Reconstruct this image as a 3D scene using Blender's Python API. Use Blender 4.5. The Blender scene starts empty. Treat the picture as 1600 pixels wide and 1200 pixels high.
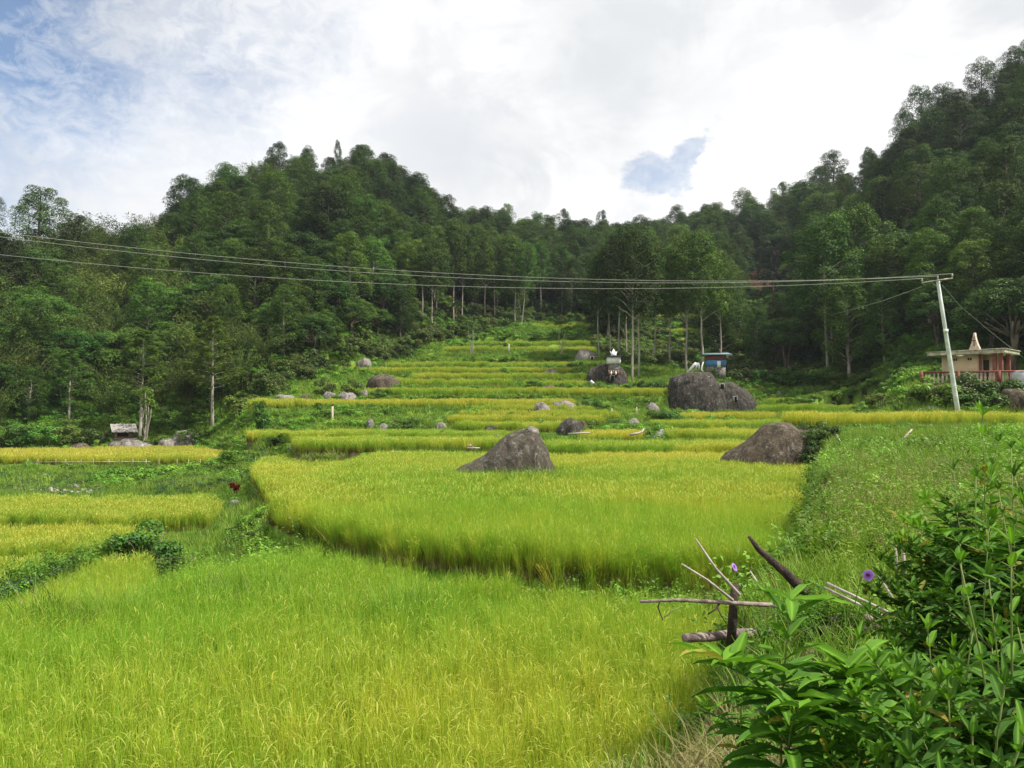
import bpy, math, random
import numpy as np
from mathutils import Vector, Matrix
PI = math.pi
random.seed(7); RNG = np.random.default_rng(7)
SC = bpy.context.scene
# ------------------------------------------------------------------ camera, world, sun, exposure
F = 1250.0                       # focal length in pixels of the 1600 px wide photograph
PITCH = math.atan(45/1250)
cam_d = bpy.data.cameras.new('camera'); cam = bpy.data.objects.new('camera', cam_d)
SC.collection.objects.link(cam); SC.camera = cam
cam_d.sensor_width = 36; cam_d.lens = 36*F/1600
cam_d.clip_start = 0.05; cam_d.clip_end = 5000
cam.location = (0, 0, 0); cam.rotation_euler = (PI/2 + PITCH, 0, 0)

SUN_DIR = Vector((0.56, -0.16, 0.82)).normalized()      # towards the sun
sun_d = bpy.data.lights.new('sun', 'SUN'); sun = bpy.data.objects.new('sun', sun_d)
SC.collection.objects.link(sun)
sun_d.energy = 5.0; sun_d.angle = math.radians(0.6); sun_d.color = (1.0, 0.95, 0.86)
sun.rotation_euler = SUN_DIR.to_track_quat('Z', 'Y').to_euler(); sun.location = (60, 20, 90)

SC.view_settings.view_transform = 'Standard'; SC.view_settings.look = 'None'
SC.view_settings.exposure = 0.52; SC.view_settings.gamma = 1.0
SC.cycles.use_denoising = True
SC.cycles.max_bounces = 5; SC.cycles.diffuse_bounces = 3; SC.cycles.transmission_bounces = 3
SC.cycles.glossy_bounces = 2; SC.cycles.transparent_max_bounces = 4
SC.cycles.caustics_reflective = False; SC.cycles.caustics_refractive = False

def ray(u, v):                   # direction through a photo pixel, scaled to y = 1
    a, b = (u-800)/F, (600-v)/F
    y = math.cos(PITCH) - math.sin(PITCH)*b
    return a/y, (math.sin(PITCH) + math.cos(PITCH)*b)/y
def P(u, v, d):
    a, b = ray(u, v); return Vector((a*d, d, b*d))
def ZR(v): return ray(800, v)[1]
def S(u): return (u-800)/F

# ------------------------------------------------------------------ node helpers
class NT:
    def __init__(s, tree): s.t = tree; s.t.nodes.clear()
    def n(s, kind, **kw):
        o = s.t.nodes.new(kind); ins = kw.pop('ins', {})
        for k, val in kw.items(): setattr(o, k, val)
        for k, val in ins.items():
            if isinstance(val, bpy.types.NodeSocket): s.t.links.new(val, o.inputs[k])
            else: o.inputs[k].default_value = val
        return o
    def link(s, a, b): s.t.links.new(a, b)
    def math(s, op, a, b=0.0, c=None, clamp=False):
        o = s.t.nodes.new('ShaderNodeMath'); o.operation = op; o.use_clamp = clamp
        for i, val in enumerate([a, b] + ([c] if c is not None else [])):
            if isinstance(val, bpy.types.NodeSocket): s.t.links.new(val, o.inputs[i])
            else: o.inputs[i].default_value = val
        return o.outputs[0]
    def mix(s, f, a, b, mode='MIX'):
        o = s.t.nodes.new('ShaderNodeMix'); o.data_type = 'RGBA'; o.blend_type = mode
        for i, val in ((0, f), (6, a), (7, b)):
            if isinstance(val, bpy.types.NodeSocket): s.t.links.new(val, o.inputs[i])
            elif i == 0: o.inputs[i].default_value = val
            else: o.inputs[i].default_value = (*val, 1) if len(val) == 3 else val
        return o.outputs[2]
    def noise(s, vec, scale, detail=3, rough=0.55, dist=0.0):
        o = s.n('ShaderNodeTexNoise', ins={'Scale': scale, 'Detail': detail, 'Roughness': rough, 'Distortion': dist})
        if vec is not None: s.link(vec, o.inputs['Vector'])
        return o.outputs[0]
    def rng(s, x, a, b, c=0.0, d=1.0, smooth=True):
        o = s.n('ShaderNodeMapRange', ins={0: x, 1: a, 2: b, 3: c, 4: d})
        if smooth: o.interpolation_type = 'SMOOTHSTEP'
        return o.outputs[0]

# ------------------------------------------------------------------ sky (world)
w = bpy.data.worlds.new('World'); SC.world = w; w.use_nodes = True
t = NT(w.node_tree)
sky = t.n('ShaderNodeTexSky', sky_type='NISHITA', sun_disc=False)
sky.sun_elevation = math.asin(SUN_DIR.z); sky.sun_rotation = math.atan2(SUN_DIR.x, SUN_DIR.y)
sky.air_density = 1.0; sky.dust_density = 0.6; sky.altitude = 800
tc = t.n('ShaderNodeTexCoord').outputs['Generated']
mp = t.n('ShaderNodeMapping', ins={'Vector': tc}); mp.inputs['Scale'].default_value = (1, 1, 1.5)
mv = mp.outputs[0]
n_big = t.noise(mv, 2.1, 3, 0.5, 0.3); n_mid = t.noise(mv, 5.0, 5, 0.55, 0.4); n_fine = t.noise(mv, 13.0, 6, 0.62, 0.2)
def patch(u, v, r0, r1):
    a, b = ray(u, v); dv = Vector((a, 1, b)).normalized()
    dt = t.n('ShaderNodeVectorMath', operation='DOT_PRODUCT', ins={0: tc, 1: tuple(dv)}).outputs['Value']
    ang = t.math('ARCCOSINE', t.math('MINIMUM', dt, 0.99999))
    ang = t.math('ADD', ang, t.math('MULTIPLY', t.math('SUBTRACT', n_fine, 0.5), 0.22))
    return t.rng(ang, r0, r1, 1.0, 0.0)
holes = None
for (u, v, r0, r1, k) in ((20, 0, .0, .30, 1.0), (-200, 60, .05, .34, .7), (330, 40, .0, .22, .62), (110, 100, .0, .20, .75), (230, 190, .0, .12, .35),
                          (1020, 280, .0, .030, .55), (1080, 250, .0, .026, .5), (180, 165, 0, .12, .45), (450, 30, 0, .10, .35), (190, 20, 0, .16, .5)):
    h = t.math('MULTIPLY', patch(u, v, r0, r1), k)
    holes = h if holes is None else t.math('MAXIMUM', holes, h)
frag = t.rng(n_mid, 0.34, 0.62)
fr2 = t.rng(t.noise(mv, 26.0, 6, 0.7, 0.5), 0.36, 0.62)
holes = t.math('MULTIPLY', holes, t.math('ADD', 0.30, t.math('ADD', t.math('MULTIPLY', frag, 0.50), t.math('MULTIPLY', fr2, 0.42))), clamp=True)
cl = t.mix(t.rng(n_big, 0.36, 0.60), (0.81, 0.83, 0.855), (1.0, 1.0, 1.0))
cl = t.mix(t.math('MULTIPLY', t.rng(n_mid, 0.47, 0.60), 0.75), cl, (1.14, 1.13, 1.12))
cl = t.mix(t.math('MULTIPLY', t.rng(t.noise(mv, 7.0, 6, .6, .8), 0.52, 0.66), 0.45), cl, (.76, .78, .81))
# bright rim of the near cloud, greyer body towards the right
def lobe(u, v, r0, r1): 
    return patch(u, v, r0, r1)
cl = t.mix(t.math('MULTIPLY', lobe(440, 160, .02, .22), .7), cl, (1.16, 1.15, 1.13))
cl = t.mix(t.math('MULTIPLY', lobe(1180, 280, .02, .20), .75), cl, (1.16, 1.15, 1.13))
cl = t.mix(t.math('MULTIPLY', lobe(980, 60, .02, .22), .6), cl, (0.75, 0.78, 0.81))
cl = t.mix(t.math('MULTIPLY', lobe(690, 230, .02, .14), .55), cl, (0.74, 0.77, 0.82))
b_sky = t.n('ShaderNodeBackground', ins={'Color': sky.outputs[0], 'Strength': 0.115})
cgain = t.n('ShaderNodeBackground', ins={'Color': cl, 'Strength': 0.70})
mx = t.n('ShaderNodeMixShader', ins={0: holes, 1: cgain.outputs[0], 2: b_sky.outputs[0]})
t.n('ShaderNodeOutputWorld', ins={'Surface': mx.outputs[0]})

# ------------------------------------------------------------------ object helpers
def link(o, parent=None):
    SC.collection.objects.link(o)
    if parent is not None: o.parent = parent
    return o
def tag(o, label=None, cat=None, group=None, kind=None):
    if label: o['label'] = label
    if cat: o['category'] = cat
    if group: o['group'] = group
    if kind: o['kind'] = kind
    return o
def thing(name, label, cat, loc=(0, 0, 0), rz=0, group=None):
    o = link(bpy.data.objects.new(name, None)); o.empty_display_size = 0.3
    o.location = loc; o.rotation_euler = (0, 0, rz)
    return tag(o, label, cat, group)
class MB:                         # collects vertices, faces and a colour per vertex; built as ONE mesh
    def __init__(s): s.v = []; s.f = []; s.c = []; s.m = []; s.nv = 0
    def add(s, v, f, col=(0.5, 0.5, 0.5), mat=0):
        v = np.asarray(v, float).reshape(-1, 3); f = np.asarray(f, np.int64)
        c = np.asarray(col, float)
        if c.ndim == 1: c = np.tile(c, (len(v), 1))
        s.v.append(v); s.c.append(c); s.f.append(f + s.nv); s.m.append(np.full(len(f), mat)); s.nv += len(v)
        return s
    def box(s, a, b, col=(.5, .5, .5)):
        (x0, y0, z0), (x1, y1, z1) = a, b
        v = [(x0,y0,z0),(x1,y0,z0),(x1,y1,z0),(x0,y1,z0),(x0,y0,z1),(x1,y0,z1),(x1,y1,z1),(x0,y1,z1)]
        return s.add(v, [(3,2,1,0),(4,5,6,7),(0,1,5,4),(1,2,6,5),(2,3,7,6),(3,0,4,7)], col)
    def tube(s, pts, rad, n=8, col=(.5, .5, .5), mat=0, cap=True):
        pts = np.asarray(pts, float); k = len(pts)
        rad = np.full(k, rad) if np.isscalar(rad) else np.asarray(rad, float)
        T = np.gradient(pts, axis=0); T /= np.linalg.norm(T, axis=1)[:, None] + 1e-12
        ref = np.array([0.0, 0, 1]) if abs(T[0, 2]) < 0.8 else np.array([1.0, 0, 0])
        A = np.cross(T, ref); A /= np.linalg.norm(A, axis=1)[:, None] + 1e-12; B = np.cross(T, A)
        an = np.linspace(0, 2*PI, n, endpoint=False)
        v = pts[:, None] + rad[:, None, None]*(np.cos(an)[None, :, None]*A[:, None] + np.sin(an)[None, :, None]*B[:, None])
        f = []
        for i in range(k-1):
            for j in range(n):
                j2 = (j+1) % n; f.append((i*n+j, i*n+j2, (i+1)*n+j2, (i+1)*n+j))
        v = v.reshape(-1, 3)
        if cap:
            v = np.vstack([v, pts[0], pts[-1]]); a, b = k*n, k*n+1
            for j in range(n):
                j2 = (j+1) % n; f.append((a, j2, j, j)); f.append((b, (k-1)*n+j, (k-1)*n+j2, (k-1)*n+j2))
        return s.add(v, f, col, mat)
    def mesh(s, name, mats, smooth=False):
        v = np.vstack(s.v); c = np.vstack(s.c)
        polys = []; mi = []
        tot = []; idx = []
        for f, m in zip(s.f, s.m):
            if f.shape[1] == 4:
                tri = f[:, 2] == f[:, 3]
                q = f[~tri]; tr = f[tri][:, :3]
                if len(q): idx.append(q.ravel()); tot.append(np.full(len(q), 4)); mi.append(m[~tri])
                if len(tr): idx.append(tr.ravel()); tot.append(np.full(len(tr), 3)); mi.append(m[tri])
            else:
                idx.append(f.ravel()); tot.append(np.full(len(f), f.shape[1])); mi.append(m)
        idx = np.concatenate(idx); tot = np.concatenate(tot); mi = np.concatenate(mi)
        me = bpy.data.meshes.new(name)
        me.vertices.add(len(v)); me.vertices.foreach_set('co', v.ravel())
        me.loops.add(len(idx)); me.loops.foreach_set('vertex_index', idx.astype(np.int32))
        me.polygons.add(len(tot)); st = np.concatenate([[0], np.cumsum(tot)[:-1]])
        me.polygons.foreach_set('loop_start', st.astype(np.int32)); me.polygons.foreach_set('loop_total', tot.astype(np.int32))
        me.update(calc_edges=True)
        ca = me.attributes.new('Col', 'FLOAT_COLOR', 'POINT')
        ca.data.foreach_set('color', np.hstack([c, np.ones((len(c), 1))]).ravel())
        for m in (mats if isinstance(mats, (list, tuple)) else [mats]): me.materials.append(m)
        me.polygons.foreach_set('material_index', mi.astype(np.int32))
        if smooth: me.polygons.foreach_set('use_smooth', np.ones(len(tot), bool))
        me.update(); return me
    def build(s, name, mats, parent=None, smooth=False):
        return link(bpy.data.objects.new(name, s.mesh(name, mats, smooth)), parent)

# value noise in numpy
_perm = np.random.default_rng(3).random((256, 256))
def vnoise(x, y, sc=1.0, seed=0):
    x = np.asarray(x, float)*sc + seed*17.3; y = np.asarray(y, float)*sc + seed*5.7
    xi = np.floor(x).astype(int); yi = np.floor(y).astype(int); fx = x-xi; fy = y-yi
    fx = fx*fx*(3-2*fx); fy = fy*fy*(3-2*fy)
    g = lambda a, b: _perm[a % 256, b % 256]
    return (g(xi, yi)*(1-fx)+g(xi+1, yi)*fx)*(1-fy)+(g(xi, yi+1)*(1-fx)+g(xi+1, yi+1)*fx)*fy - 0.5
def fnoise(x, y, sc, seed=0, oct=3):
    r = 0
    for i in range(oct): r = r + vnoise(x, y, sc*2**i, seed+i)*0.5**i
    return r
def sstep(x, a, b):
    q = np.clip((x-a)/(b-a), 0, 1); return q*q*(3-2*q)

# ------------------------------------------------------------------ the shape of the land
# columns: horizontal photo position -> profile (distance, height) of the ground along that direction
TREE = 10.5; HAZE = 0.00016
COL = {
 -400: [(8,-4.6),(20,-6),(30,-6.9),(50,-6.2),(70,-4.9),(84,-4.7),(92,-3)],
 0:    [(8,-4.3),(14,-4.6),(18,-5.6),(27,-6.8),(50,-6.1),(55,-5.8),(71,-4.9),(86,-4.7),(92,-2.5)],
 200:  [(8,-4.2),(15,-4.2),(18.5,-5.1),(24,-5.3),(26,-4.9),(28,-5.0),(31,-6.5),(40,-6.4),(52,-6.0),(70,-5.0),(93,-4.5),(99,-2.8)],
 330:  [(8,-4.2),(17,-4.1),(22,-5.0),(30,-5.6),(40,-6.2),(51,-6.1),(54,-4.7),(60,-4.4),(68,-4.9),(90,-4.4),(99,-1.8)],
 400:  [(8,-4.2),(18,-4.1),(24,-4.2),(34,-4.3),(45,-5.2),(50,-5.4),(54,-4.3),(62,-4.0),(66,-2.9),(75,-2.6),(86,.3),(98,1.6)],
 480:  [(8,-4.2),(18,-4.0),(25,-3.7),(38,-4.0),(64,-3.9),(66,-2.6),(73,-2.4),(82,.3),(90,1.6),(105,4.6)],
 600:  [(8,-4.2),(17,-4.0),(60,-3.6),(66,-2.6),(73,-2.2),(81,.2),(90,1.6),(100,3.5),(116,6.4),(126,9)],
 700:  [(8,-4.2),(17,-3.9),(55,-3.6),(66,-2.5),(73,-1.6),(81,.2),(90,1.6),(100,3.5),(116,6.4),(126,9),(140,11.5)],
 850:  [(8,-4.2),(16,-3.85),(52,-3.5),(65,-2.4),(82,0),(90,1.8),(103,4),(116,6.4),(126,9.2),(138,11.5),(155,16),(168,19)],
 930:  [(8,-4.2),(15.5,-3.8),(52,-3.4),(66,-2.4),(82,-.5),(90,1.6),(100,3.8),(110,6.2),(130,10),(150,14)],
 1000: [(8,-4.2),(15.5,-3.8),(52,-3.3),(66,-2.3),(80,-1),(88,.3),(100,2.8),(110,5),(130,9),(150,13),(180,23)],
 1100: [(8,-4.0),(15,-3.7),(54,-3.2),(70,-1.9),(85,-.7),(95,.2),(101,4.2),(112,6),(130,9),(150,13),(180,23)],
 1200: [(8,-3.5),(14,-3.5),(35,-3.3),(50,-2.9),(70,-1.8),(86,-.5),(98,1.2),(104,3.6),(130,10),(195,28),(205,30)],
 1350: [(8,-1.9),(30,-1.2),(48,-1),(60,-.9),(75,-.4),(86,0),(94,3),(130,12)],
 1425: [(8,-1.7),(30,-1.2),(50,-.9),(55,.2),(60,2.0),(66,3.3),(78,3.8),(88,4.5)],
 1600: [(8,-1.6),(30,-1.0),(48,-.9),(53,.1),(59,2.0),(72,2.2),(82,5)],
 2000: [(8,-1.5),(30,-.8),(48,-.5),(60,2),(72,4),(82,8)],
}
RIDGE = {-400:(330,150),0:(318,150),100:(350,165),235:(340,175),260:(285,180),330:(250,190),385:(232,200),440:(228,205),560:(240,215),640:(278,225),
 700:(320,235),800:(345,260),900:(355,290),1000:(357,305),1100:(335,285),1200:(312,255),1300:(272,225),1400:(222,195),
 1500:(150,175),1600:(100,160),1800:(20,140),2000:(-20,130)}
_us = sorted(COL); _ru = sorted(RIDGE)
_DG = np.unique(np.concatenate([np.arange(0, 130, 0.5), np.arange(130, 420, 2.0), [500, 700, 1200, 3000]]))
_cg = np.linspace(-0.96, 0.96, 193)
def _colprof(u):
    k = COL[u]; d = [a for a, b in k]; z = [b for a, b in k]
    rv = np.interp(u, _ru, [RIDGE[q][0] for q in _ru]); rd = np.interp(u, _ru, [RIDGE[q][1] for q in _ru])
    rz = ZR(rv)*rd - TREE
    if d[-1] > rd - 25: rd = d[-1] + 25
    d += [rd, rd*1.15, rd*1.6, 3000]; z += [rz, rz-4, rz-30, rz-60]
    return np.interp(_DG, d, z)
_prof = np.array([_colprof(u) for u in _us])
# ridge follows its own, finer control line
_tab = np.array([[np.interp(c, [S(u) for u in _us], _prof[:, j]) for j in range(len(_DG))] for c in _cg])
for i, c in enumerate(_cg):
    u = 800 + c*F
    rv = np.interp(u, _ru, [RIDGE[q][0] for q in _ru]); rd = np.interp(u, _ru, [RIDGE[q][1] for q in _ru]); rz = ZR(rv)*rd - TREE
    dl = np.interp(u, _us, [COL[q][-1][0] for q in _us]); zl = np.interp(dl, _DG, _tab[i])
    m = _DG > dl
    _tab[i][m] = np.interp(_DG[m], [dl, max(rd, dl+20), max(rd, dl+20)*1.15, max(rd, dl+20)*1.6, 3000], [zl, rz, rz-4, rz-30, rz-60])
_k = np.array([1, 2, 3, 2, 1])/9.0
_sm = np.apply_along_axis(lambda a: np.convolve(np.pad(a, 2, 'edge'), _k, 'valid'), 0, _tab)

def sd(x, y):                     # direction and distance used for looking up the land's profile
    x = np.asarray(x, float); y = np.asarray(y, float)
    th = np.arctan2(x, y); r = np.hypot(x, y); tl = math.atan(0.95)
    tc = np.clip(th, -tl, tl)
    return np.tan(tc), r*np.cos(tc), th
def base_h(s, d):
    ci = np.clip((s+0.96)/0.01, 0, 191.999); i0 = ci.astype(int); fi = ci-i0
    j = np.clip(np.searchsorted(_DG, d, 'right')-1, 0, len(_DG)-2)
    fj = np.clip((d-_DG[j])/(_DG[j+1]-_DG[j]), 0, 1)
    return (_sm[i0, j]*(1-fj)+_sm[i0, j+1]*fj)*(1-fi) + (_sm[i0+1, j]*(1-fj)+_sm[i0+1, j+1]*fj)*fi

_ey = [-8, -3, 0, 2, 3.8, 5.5, 7, 10, 14, 20, 28, 36, 48, 60]; _ex = [-10, -6, -2.5, -.5, .70, 1.35, 2.05, 3.6, 5.6, 8.2, 11.6, 15.2, 19.5, 24]
def edge(y): return np.interp(y, _ey, _ex) + 0.25*np.sin(np.asarray(y)*1.3) + 0.12*np.sin(np.asarray(y)*3.1)
def zbank(y): return np.interp(y, [-30, 0, 5, 10, 20, 30, 48], [-1.6, -1.6, -1.75, -1.78, -1.45, -1.25, -1.0])

# paddies: flat level z, front and back line as (photo column, distance); tint 0 green .. 1 golden
class Paddy:
    def __init__(s, name, label, z, front, back, tint, extra=None, wob=0.5, rice=True):
        s.name = name; s.label = label; s.z = z; s.tint = tint; s.extra = extra; s.rice = rice
        s.fs = [S(u) for u, d in front]; s.fd = [d for u, d in front]
        s.bs = [S(u) for u, d in back]; s.bd = [d for u, d in back]
        s.s0, s.s1 = max(s.fs[0], s.bs[0]), min(s.fs[-1], s.bs[-1]); s.wob = wob
    def fr(s, ss): return np.interp(ss, s.fs, s.fd) + s.wob*(np.sin(ss*31+s.z*5)+0.6*np.sin(ss*83+s.z*9)+.35*np.sin(ss*190+s.z*3))*1.0
    def bk(s, ss): return np.interp(ss, s.bs, s.bd)
    def mask(s, x, y, ss, d, th, inset=0.0):
        m = (d > s.fr(ss)+inset) & (d < s.bk(ss)-inset*0.5) & (ss > s.s0) & (ss < s.s1) & (np.abs(th) < 0.8)
        if s.extra is not None: m &= s.extra(x, y, inset)
        return m
lens = lambda u0, u1, f, b, k=0.03: ([(u0, (f+b)/2), (u0+(u1-u0)*k+6, f), (u1-(u1-u0)*k-6, f), (u1, (f+b)/2)],
                                     [(u0, (f+b)/2), (u0+(u1-u0)*k+6, b), (u1-(u1-u0)*k-6, b), (u1, (f+b)/2)])
_bl = lambda y: np.interp(y, [14, 22, 26, 33, 47, 55, 70], [-6.2, -7.0, -7.8, -8.6, -9.2, -8.6, -11])
_al = lambda y: np.interp(y, [0, 10, 12, 13.5, 16, 19, 22], [-16, -12, -9.5, -8.6, -7.6, -5.6, -4.5]) + 0.3*np.sin(y*1.7)
_fB = ([(200, 30), (421, 25.7), (450, 23.4), (520, 20.8), (639, 18.6), (740, 17.7), (829, 17.0), (950, 16.4), (1062, 16.2), (1400, 16)])
PADDIES = []
def pad(*a, **k): PADDIES.append(Paddy(*a, **k))
pad('rice_field', 'near green rice paddy filling the bottom left of the photo, in front of the curved bund', -4.15,
    [(-800, 1.5), (2400, 1.5)], [(-1200, 40)] + [(u, d-1.5) for u, d in _fB], 0.22,
    extra=lambda x, y, i: (x > _al(y)+i) & (x < edge(y)-0.7-i), wob=0.0)
pad('rice_field', 'broad light green to yellow rice paddy around the tall pointed boulder', -3.5,
    _fB, [(200, 56), (600, 56), (700, 55), (850, 51), (1000, 53), (1100, 55), (1290, 58), (1500, 58)], 0.42,
    extra=lambda x, y, i: (x > _bl(y)+i) & (x < edge(y)-0.9-i), wob=0.0)
pad('rice_field', 'small golden paddy below the left end of the near paddy', -5.35, [(-80, 16.8), (0, 17.2), (90, 17.6), (180, 18.4), (240, 21)], [(-80, 17), (20, 19.4), (100, 22.3), (180, 25.3), (240, 25)], 0.5)
pad('rice_field', 'lowest green paddy at the left edge of the photo', -6.85, [(-400, 22), (-60, 22), (20, 23.5), (100, 27), (180, 30)], [(-400, 34), (20, 34), (150, 34), (180, 33)], 0.34)
pad('rice_field', 'second lowest paddy at the left edge behind a grassy bund', -6.5, *lens(-400, 235, 34.3, 40.5), 0.45)
pad('rice_field', 'wide light green paddy at the foot of the stony vegetable bank', -6.1, *lens(-60, 350, 41, 51), 0.30)
pad('rice_field', 'yellow paddy sloping left of the broad paddy, behind the red leaved plant', -4.3, *lens(396, 640, 38, 64, .06), 0.5,
    extra=lambda x, y, i: (x < _bl(y)-1.2-i))
pad('rice_field', 'long yellow paddy in front of the stilted hut at the forest foot', -4.7,
    [(-400, 70), (0, 72), (300, 72), (360, 69), (405, 65)], [(-400, 84), (0, 84), (200, 90), (270, 92), (330, 86), (375, 75), (405, 66)], 0.72)
pad('rice_field', 'narrow light green terrace just behind the green strip left of the pointed boulder', -2.85, *lens(455, 805, 58, 65), 0.25)
pad('rice_field', 'terrace with yellow left half below the grassy bank with the white post', -2.48, *lens(385, 812, 66, 73), 0.5)
pad('rice_field', 'light green terrace behind the green bund right of the pointed boulder', -3.0, *lens(850, 1320, 54, 62), 0.28)
pad('rice_field', 'short golden terrace between the dark round boulder and the wedge shaped rock', -2.4, *lens(905, 1003, 64, 68), 0.9)
pad('rice_field', 'terrace with golden patches right of the wedge shaped rock', -2.35, *lens(1035, 1300, 63.5, 71), 0.5)
pad('rice_field', 'third terrace below the huge carved boulder', -1.65, *lens(1015, 1290, 72, 80), 0.25)
pad('rice_field', 'small golden terrace touching the foot of the huge carved boulder', -0.95, *lens(1050, 1215, 81, 86), 0.75)
pad('rice_field', 'shaded dark green terrace right of the huge carved boulder', -0.1, *lens(1180, 1400, 87, 93), 0.12)
pad('rice_field', 'upper shaded green terrace at the foot of the dark right hillside', 0.8, *lens(1195, 1385, 94, 98), 0.15)
for i, (z, f, b, u0, u1, tn, lb) in enumerate((
    (-1.74, 70, 73.6, 712, 880, .5, 'lowest of the thin yellow terraces behind the pointed boulder'),
    (-1.15, 74, 76.8, 700, 945, .72, 'second of the thin yellow terraces behind the pointed boulder'),
    (-0.68, 77.2, 79.6, 712, 970, .8, 'third of the thin yellow terraces behind the pointed boulder'),
    (-0.15, 80, 82.0, 735, 940, .6, 'topmost of the thin yellow terraces behind the pointed boulder'),
    (0.46, 82.5, 88.5, 385, 900, .78, 'very long golden terrace along the top of the grassy bank'),
    (1.87, 90, 95.5, 565, 1065, .62, 'long terrace running from the overgrown rounded boulder to the shrubs'),
    (3.2, 97, 101.5, 605, 800, .6, 'yellow green terrace just behind the overgrown rounded boulder'),
    (3.0, 97.4, 101.6, 818, 918, .45, 'short green terrace right of the brown boulder in the grass strip'),
    (4.2, 102.5, 107.5, 640, 925, .42, 'green terrace below the grey boulder in the middle of the slope'),
    (5.3, 108.5, 114, 500, 905, .72, 'terrace with golden left end near the forest edge'),
    (6.5, 115.5, 122, 600, 912, .5, 'highest terrace of the middle slope below the scrub'),
    (10.0, 130, 137, 690, 935, .7, 'olive yellow terrace in the upper clearing'),
    (11.6, 138, 145, 740, 930, .6, 'second terrace of the upper clearing'),
    (16.4, 155, 163, 825, 935, .7, 'small golden terrace at the top of the upper clearing'),
    (12.6, 148, 154, 1000, 1120, .65, 'lower sunlit terrace seen between the pale trunks'),
    (15.8, 157, 163, 1000, 1115, .55, 'middle sunlit terrace seen between the pale trunks'),
    (20.0, 169, 176, 990, 1110, .7, 'upper sunlit terrace seen between the pale trunks'),
    (29.6, 199, 205, 1180, 1262, .8, 'far golden terrace behind the two palms'))):
    pad('rice_field', lb, z, *lens(u0, u1, f, b), tn-.22)
pad('rice_field', 'golden orange paddy at the foot of the leaning utility pole', -0.95,
    [(1225, 52), (1255, 48.5), (1300, 47.5), (1800, 46)], [(1225, 52.5), (1300, 53), (1420, 52.6), (1800, 51)], 0.92)

BU = ([S(-120), S(20), S(100), S(180), S(260)], [17.6, 20.6, 23.6, 26.6, 27.6])
def ground_h(x, y, detail=True):
    s, d, th = sd(x, y)
    h = base_h(s, np.clip(d, 0.5, 2900))
    uu = 800+s*F; amp = sstep(d, 95, 160)*5.0*(1-.85*sstep(uu, 1090, 1150)*(1-sstep(uu, 1275, 1330))*(1-sstep(d, 232, 250)))*(1-.9*sstep(uu, 640, 690)*(1-sstep(uu, 1120, 1150))*(1-sstep(d, 172, 190))) + 0.25
    if detail: h = h + fnoise(x, y, 1/28.0, 4)*amp + fnoise(x, y, 0.5, 9, 2)*0.14*(1+sstep(d, 40, 100))
    for p in PADDIES:
        m = p.mask(x, y, s, d, th)
        h = np.where(m, p.z + (0.02*vnoise(x, y, 1.1, 2) if detail else 0), h)
    bd = np.abs(d - np.interp(s, *BU)); bw = (1-sstep(bd, .25, 1.1))*(s > S(-120))*(1-sstep(s, S(250), S(275)))*(s > -.75)*(np.abs(th) < .8)
    h = h*(1-bw) + np.maximum(h, -4.55+.12*vnoise(x, y, 1.0, 5))*bw
    e = edge(y); tb = sstep(x - e, -1.0, 0.35)*(1-sstep(y, 44, 49))*(1-sstep(x, 34, 48))
    zb = zbank(y) + (fnoise(x, y, 0.33, 21)*0.35*sstep(np.hypot(x, y), 2, 6) if detail else 0)
    h = h*(1-tb) + zb*tb
    back = sstep(np.abs(th), 1.2, 1.9)
    return h*(1-back) + (-1.6)*back
def gz(x, y): return float(ground_h(np.array([x]), np.array([y]))[0])
def in_rice(x, y, inset=0.3):
    s, d, th = sd(x, y); m = np.zeros(len(x), bool)
    for p in PADDIES: m |= p.mask(x, y, s, d, th, inset)
    return m
# ------------------------------------------------------------------ materials
def mat(name):
    m = bpy.data.materials.new(name); m.use_nodes = True; return m, NT(m.node_tree)
def leaf_mat(name, build, trans=0.3, rough=0.55, spec=0.25):
    m, t = mat(name)
    vc = t.n('ShaderNodeAttribute', attribute_name='Col'); pos = t.n('ShaderNodeNewGeometry').outputs['Position']
    rnd = t.n('ShaderNodeObjectInfo').outputs['Random']
    sep = t.n('ShaderNodeSeparateColor', ins={0: vc.outputs['Color']})
    col = build(t, sep.outputs[0], sep.outputs[1], sep.outputs[2], pos, rnd)
    p = t.n('ShaderNodeBsdfPrincipled', ins={'Base Color': col, 'Roughness': rough, 'Specular IOR Level': spec})
    tr = t.n('ShaderNodeBsdfTranslucent', ins={'Color': t.mix(0.6, col, (1, 1, .5), 'MULTIPLY')})
    ms = t.n('ShaderNodeMixShader', ins={0: trans, 1: p.outputs[0], 2: tr.outputs[0]})
    t.n('ShaderNodeOutputMaterial', ins={'Surface': ms.outputs[0]}); return m

# rice: R = grain head (1) / leaf (0); G = height along plant; B = random per blade; instance attribute "tint" = ripeness
def _rice(t, r, g, b, pos, rnd):
    ti = t.n('ShaderNodeAttribute', attribute_name='tint', attribute_type='INSTANCER').outputs['Fac']
    n1 = t.noise(pos, 0.22, 3, .6); n2 = t.noise(pos, 1.3, 2, .5)
    ripe = t.math('ADD', ti, t.math('MULTIPLY', t.math('SUBTRACT', n1, .5), 1.0))
    ripe = t.math('ADD', ripe, t.math('MULTIPLY', t.math('SUBTRACT', n2, .5), .35))
    ripe = t.math('ADD', ripe, t.math('MULTIPLY', t.math('SUBTRACT', b, .5), .5), clamp=True)
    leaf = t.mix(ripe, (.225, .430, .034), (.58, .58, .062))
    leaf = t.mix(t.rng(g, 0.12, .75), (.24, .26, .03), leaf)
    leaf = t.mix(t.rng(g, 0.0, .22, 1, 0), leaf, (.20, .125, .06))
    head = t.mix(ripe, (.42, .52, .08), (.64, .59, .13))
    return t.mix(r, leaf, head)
M_RICE = leaf_mat('rice_plant', _rice, 0.44, .5, .3)
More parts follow.
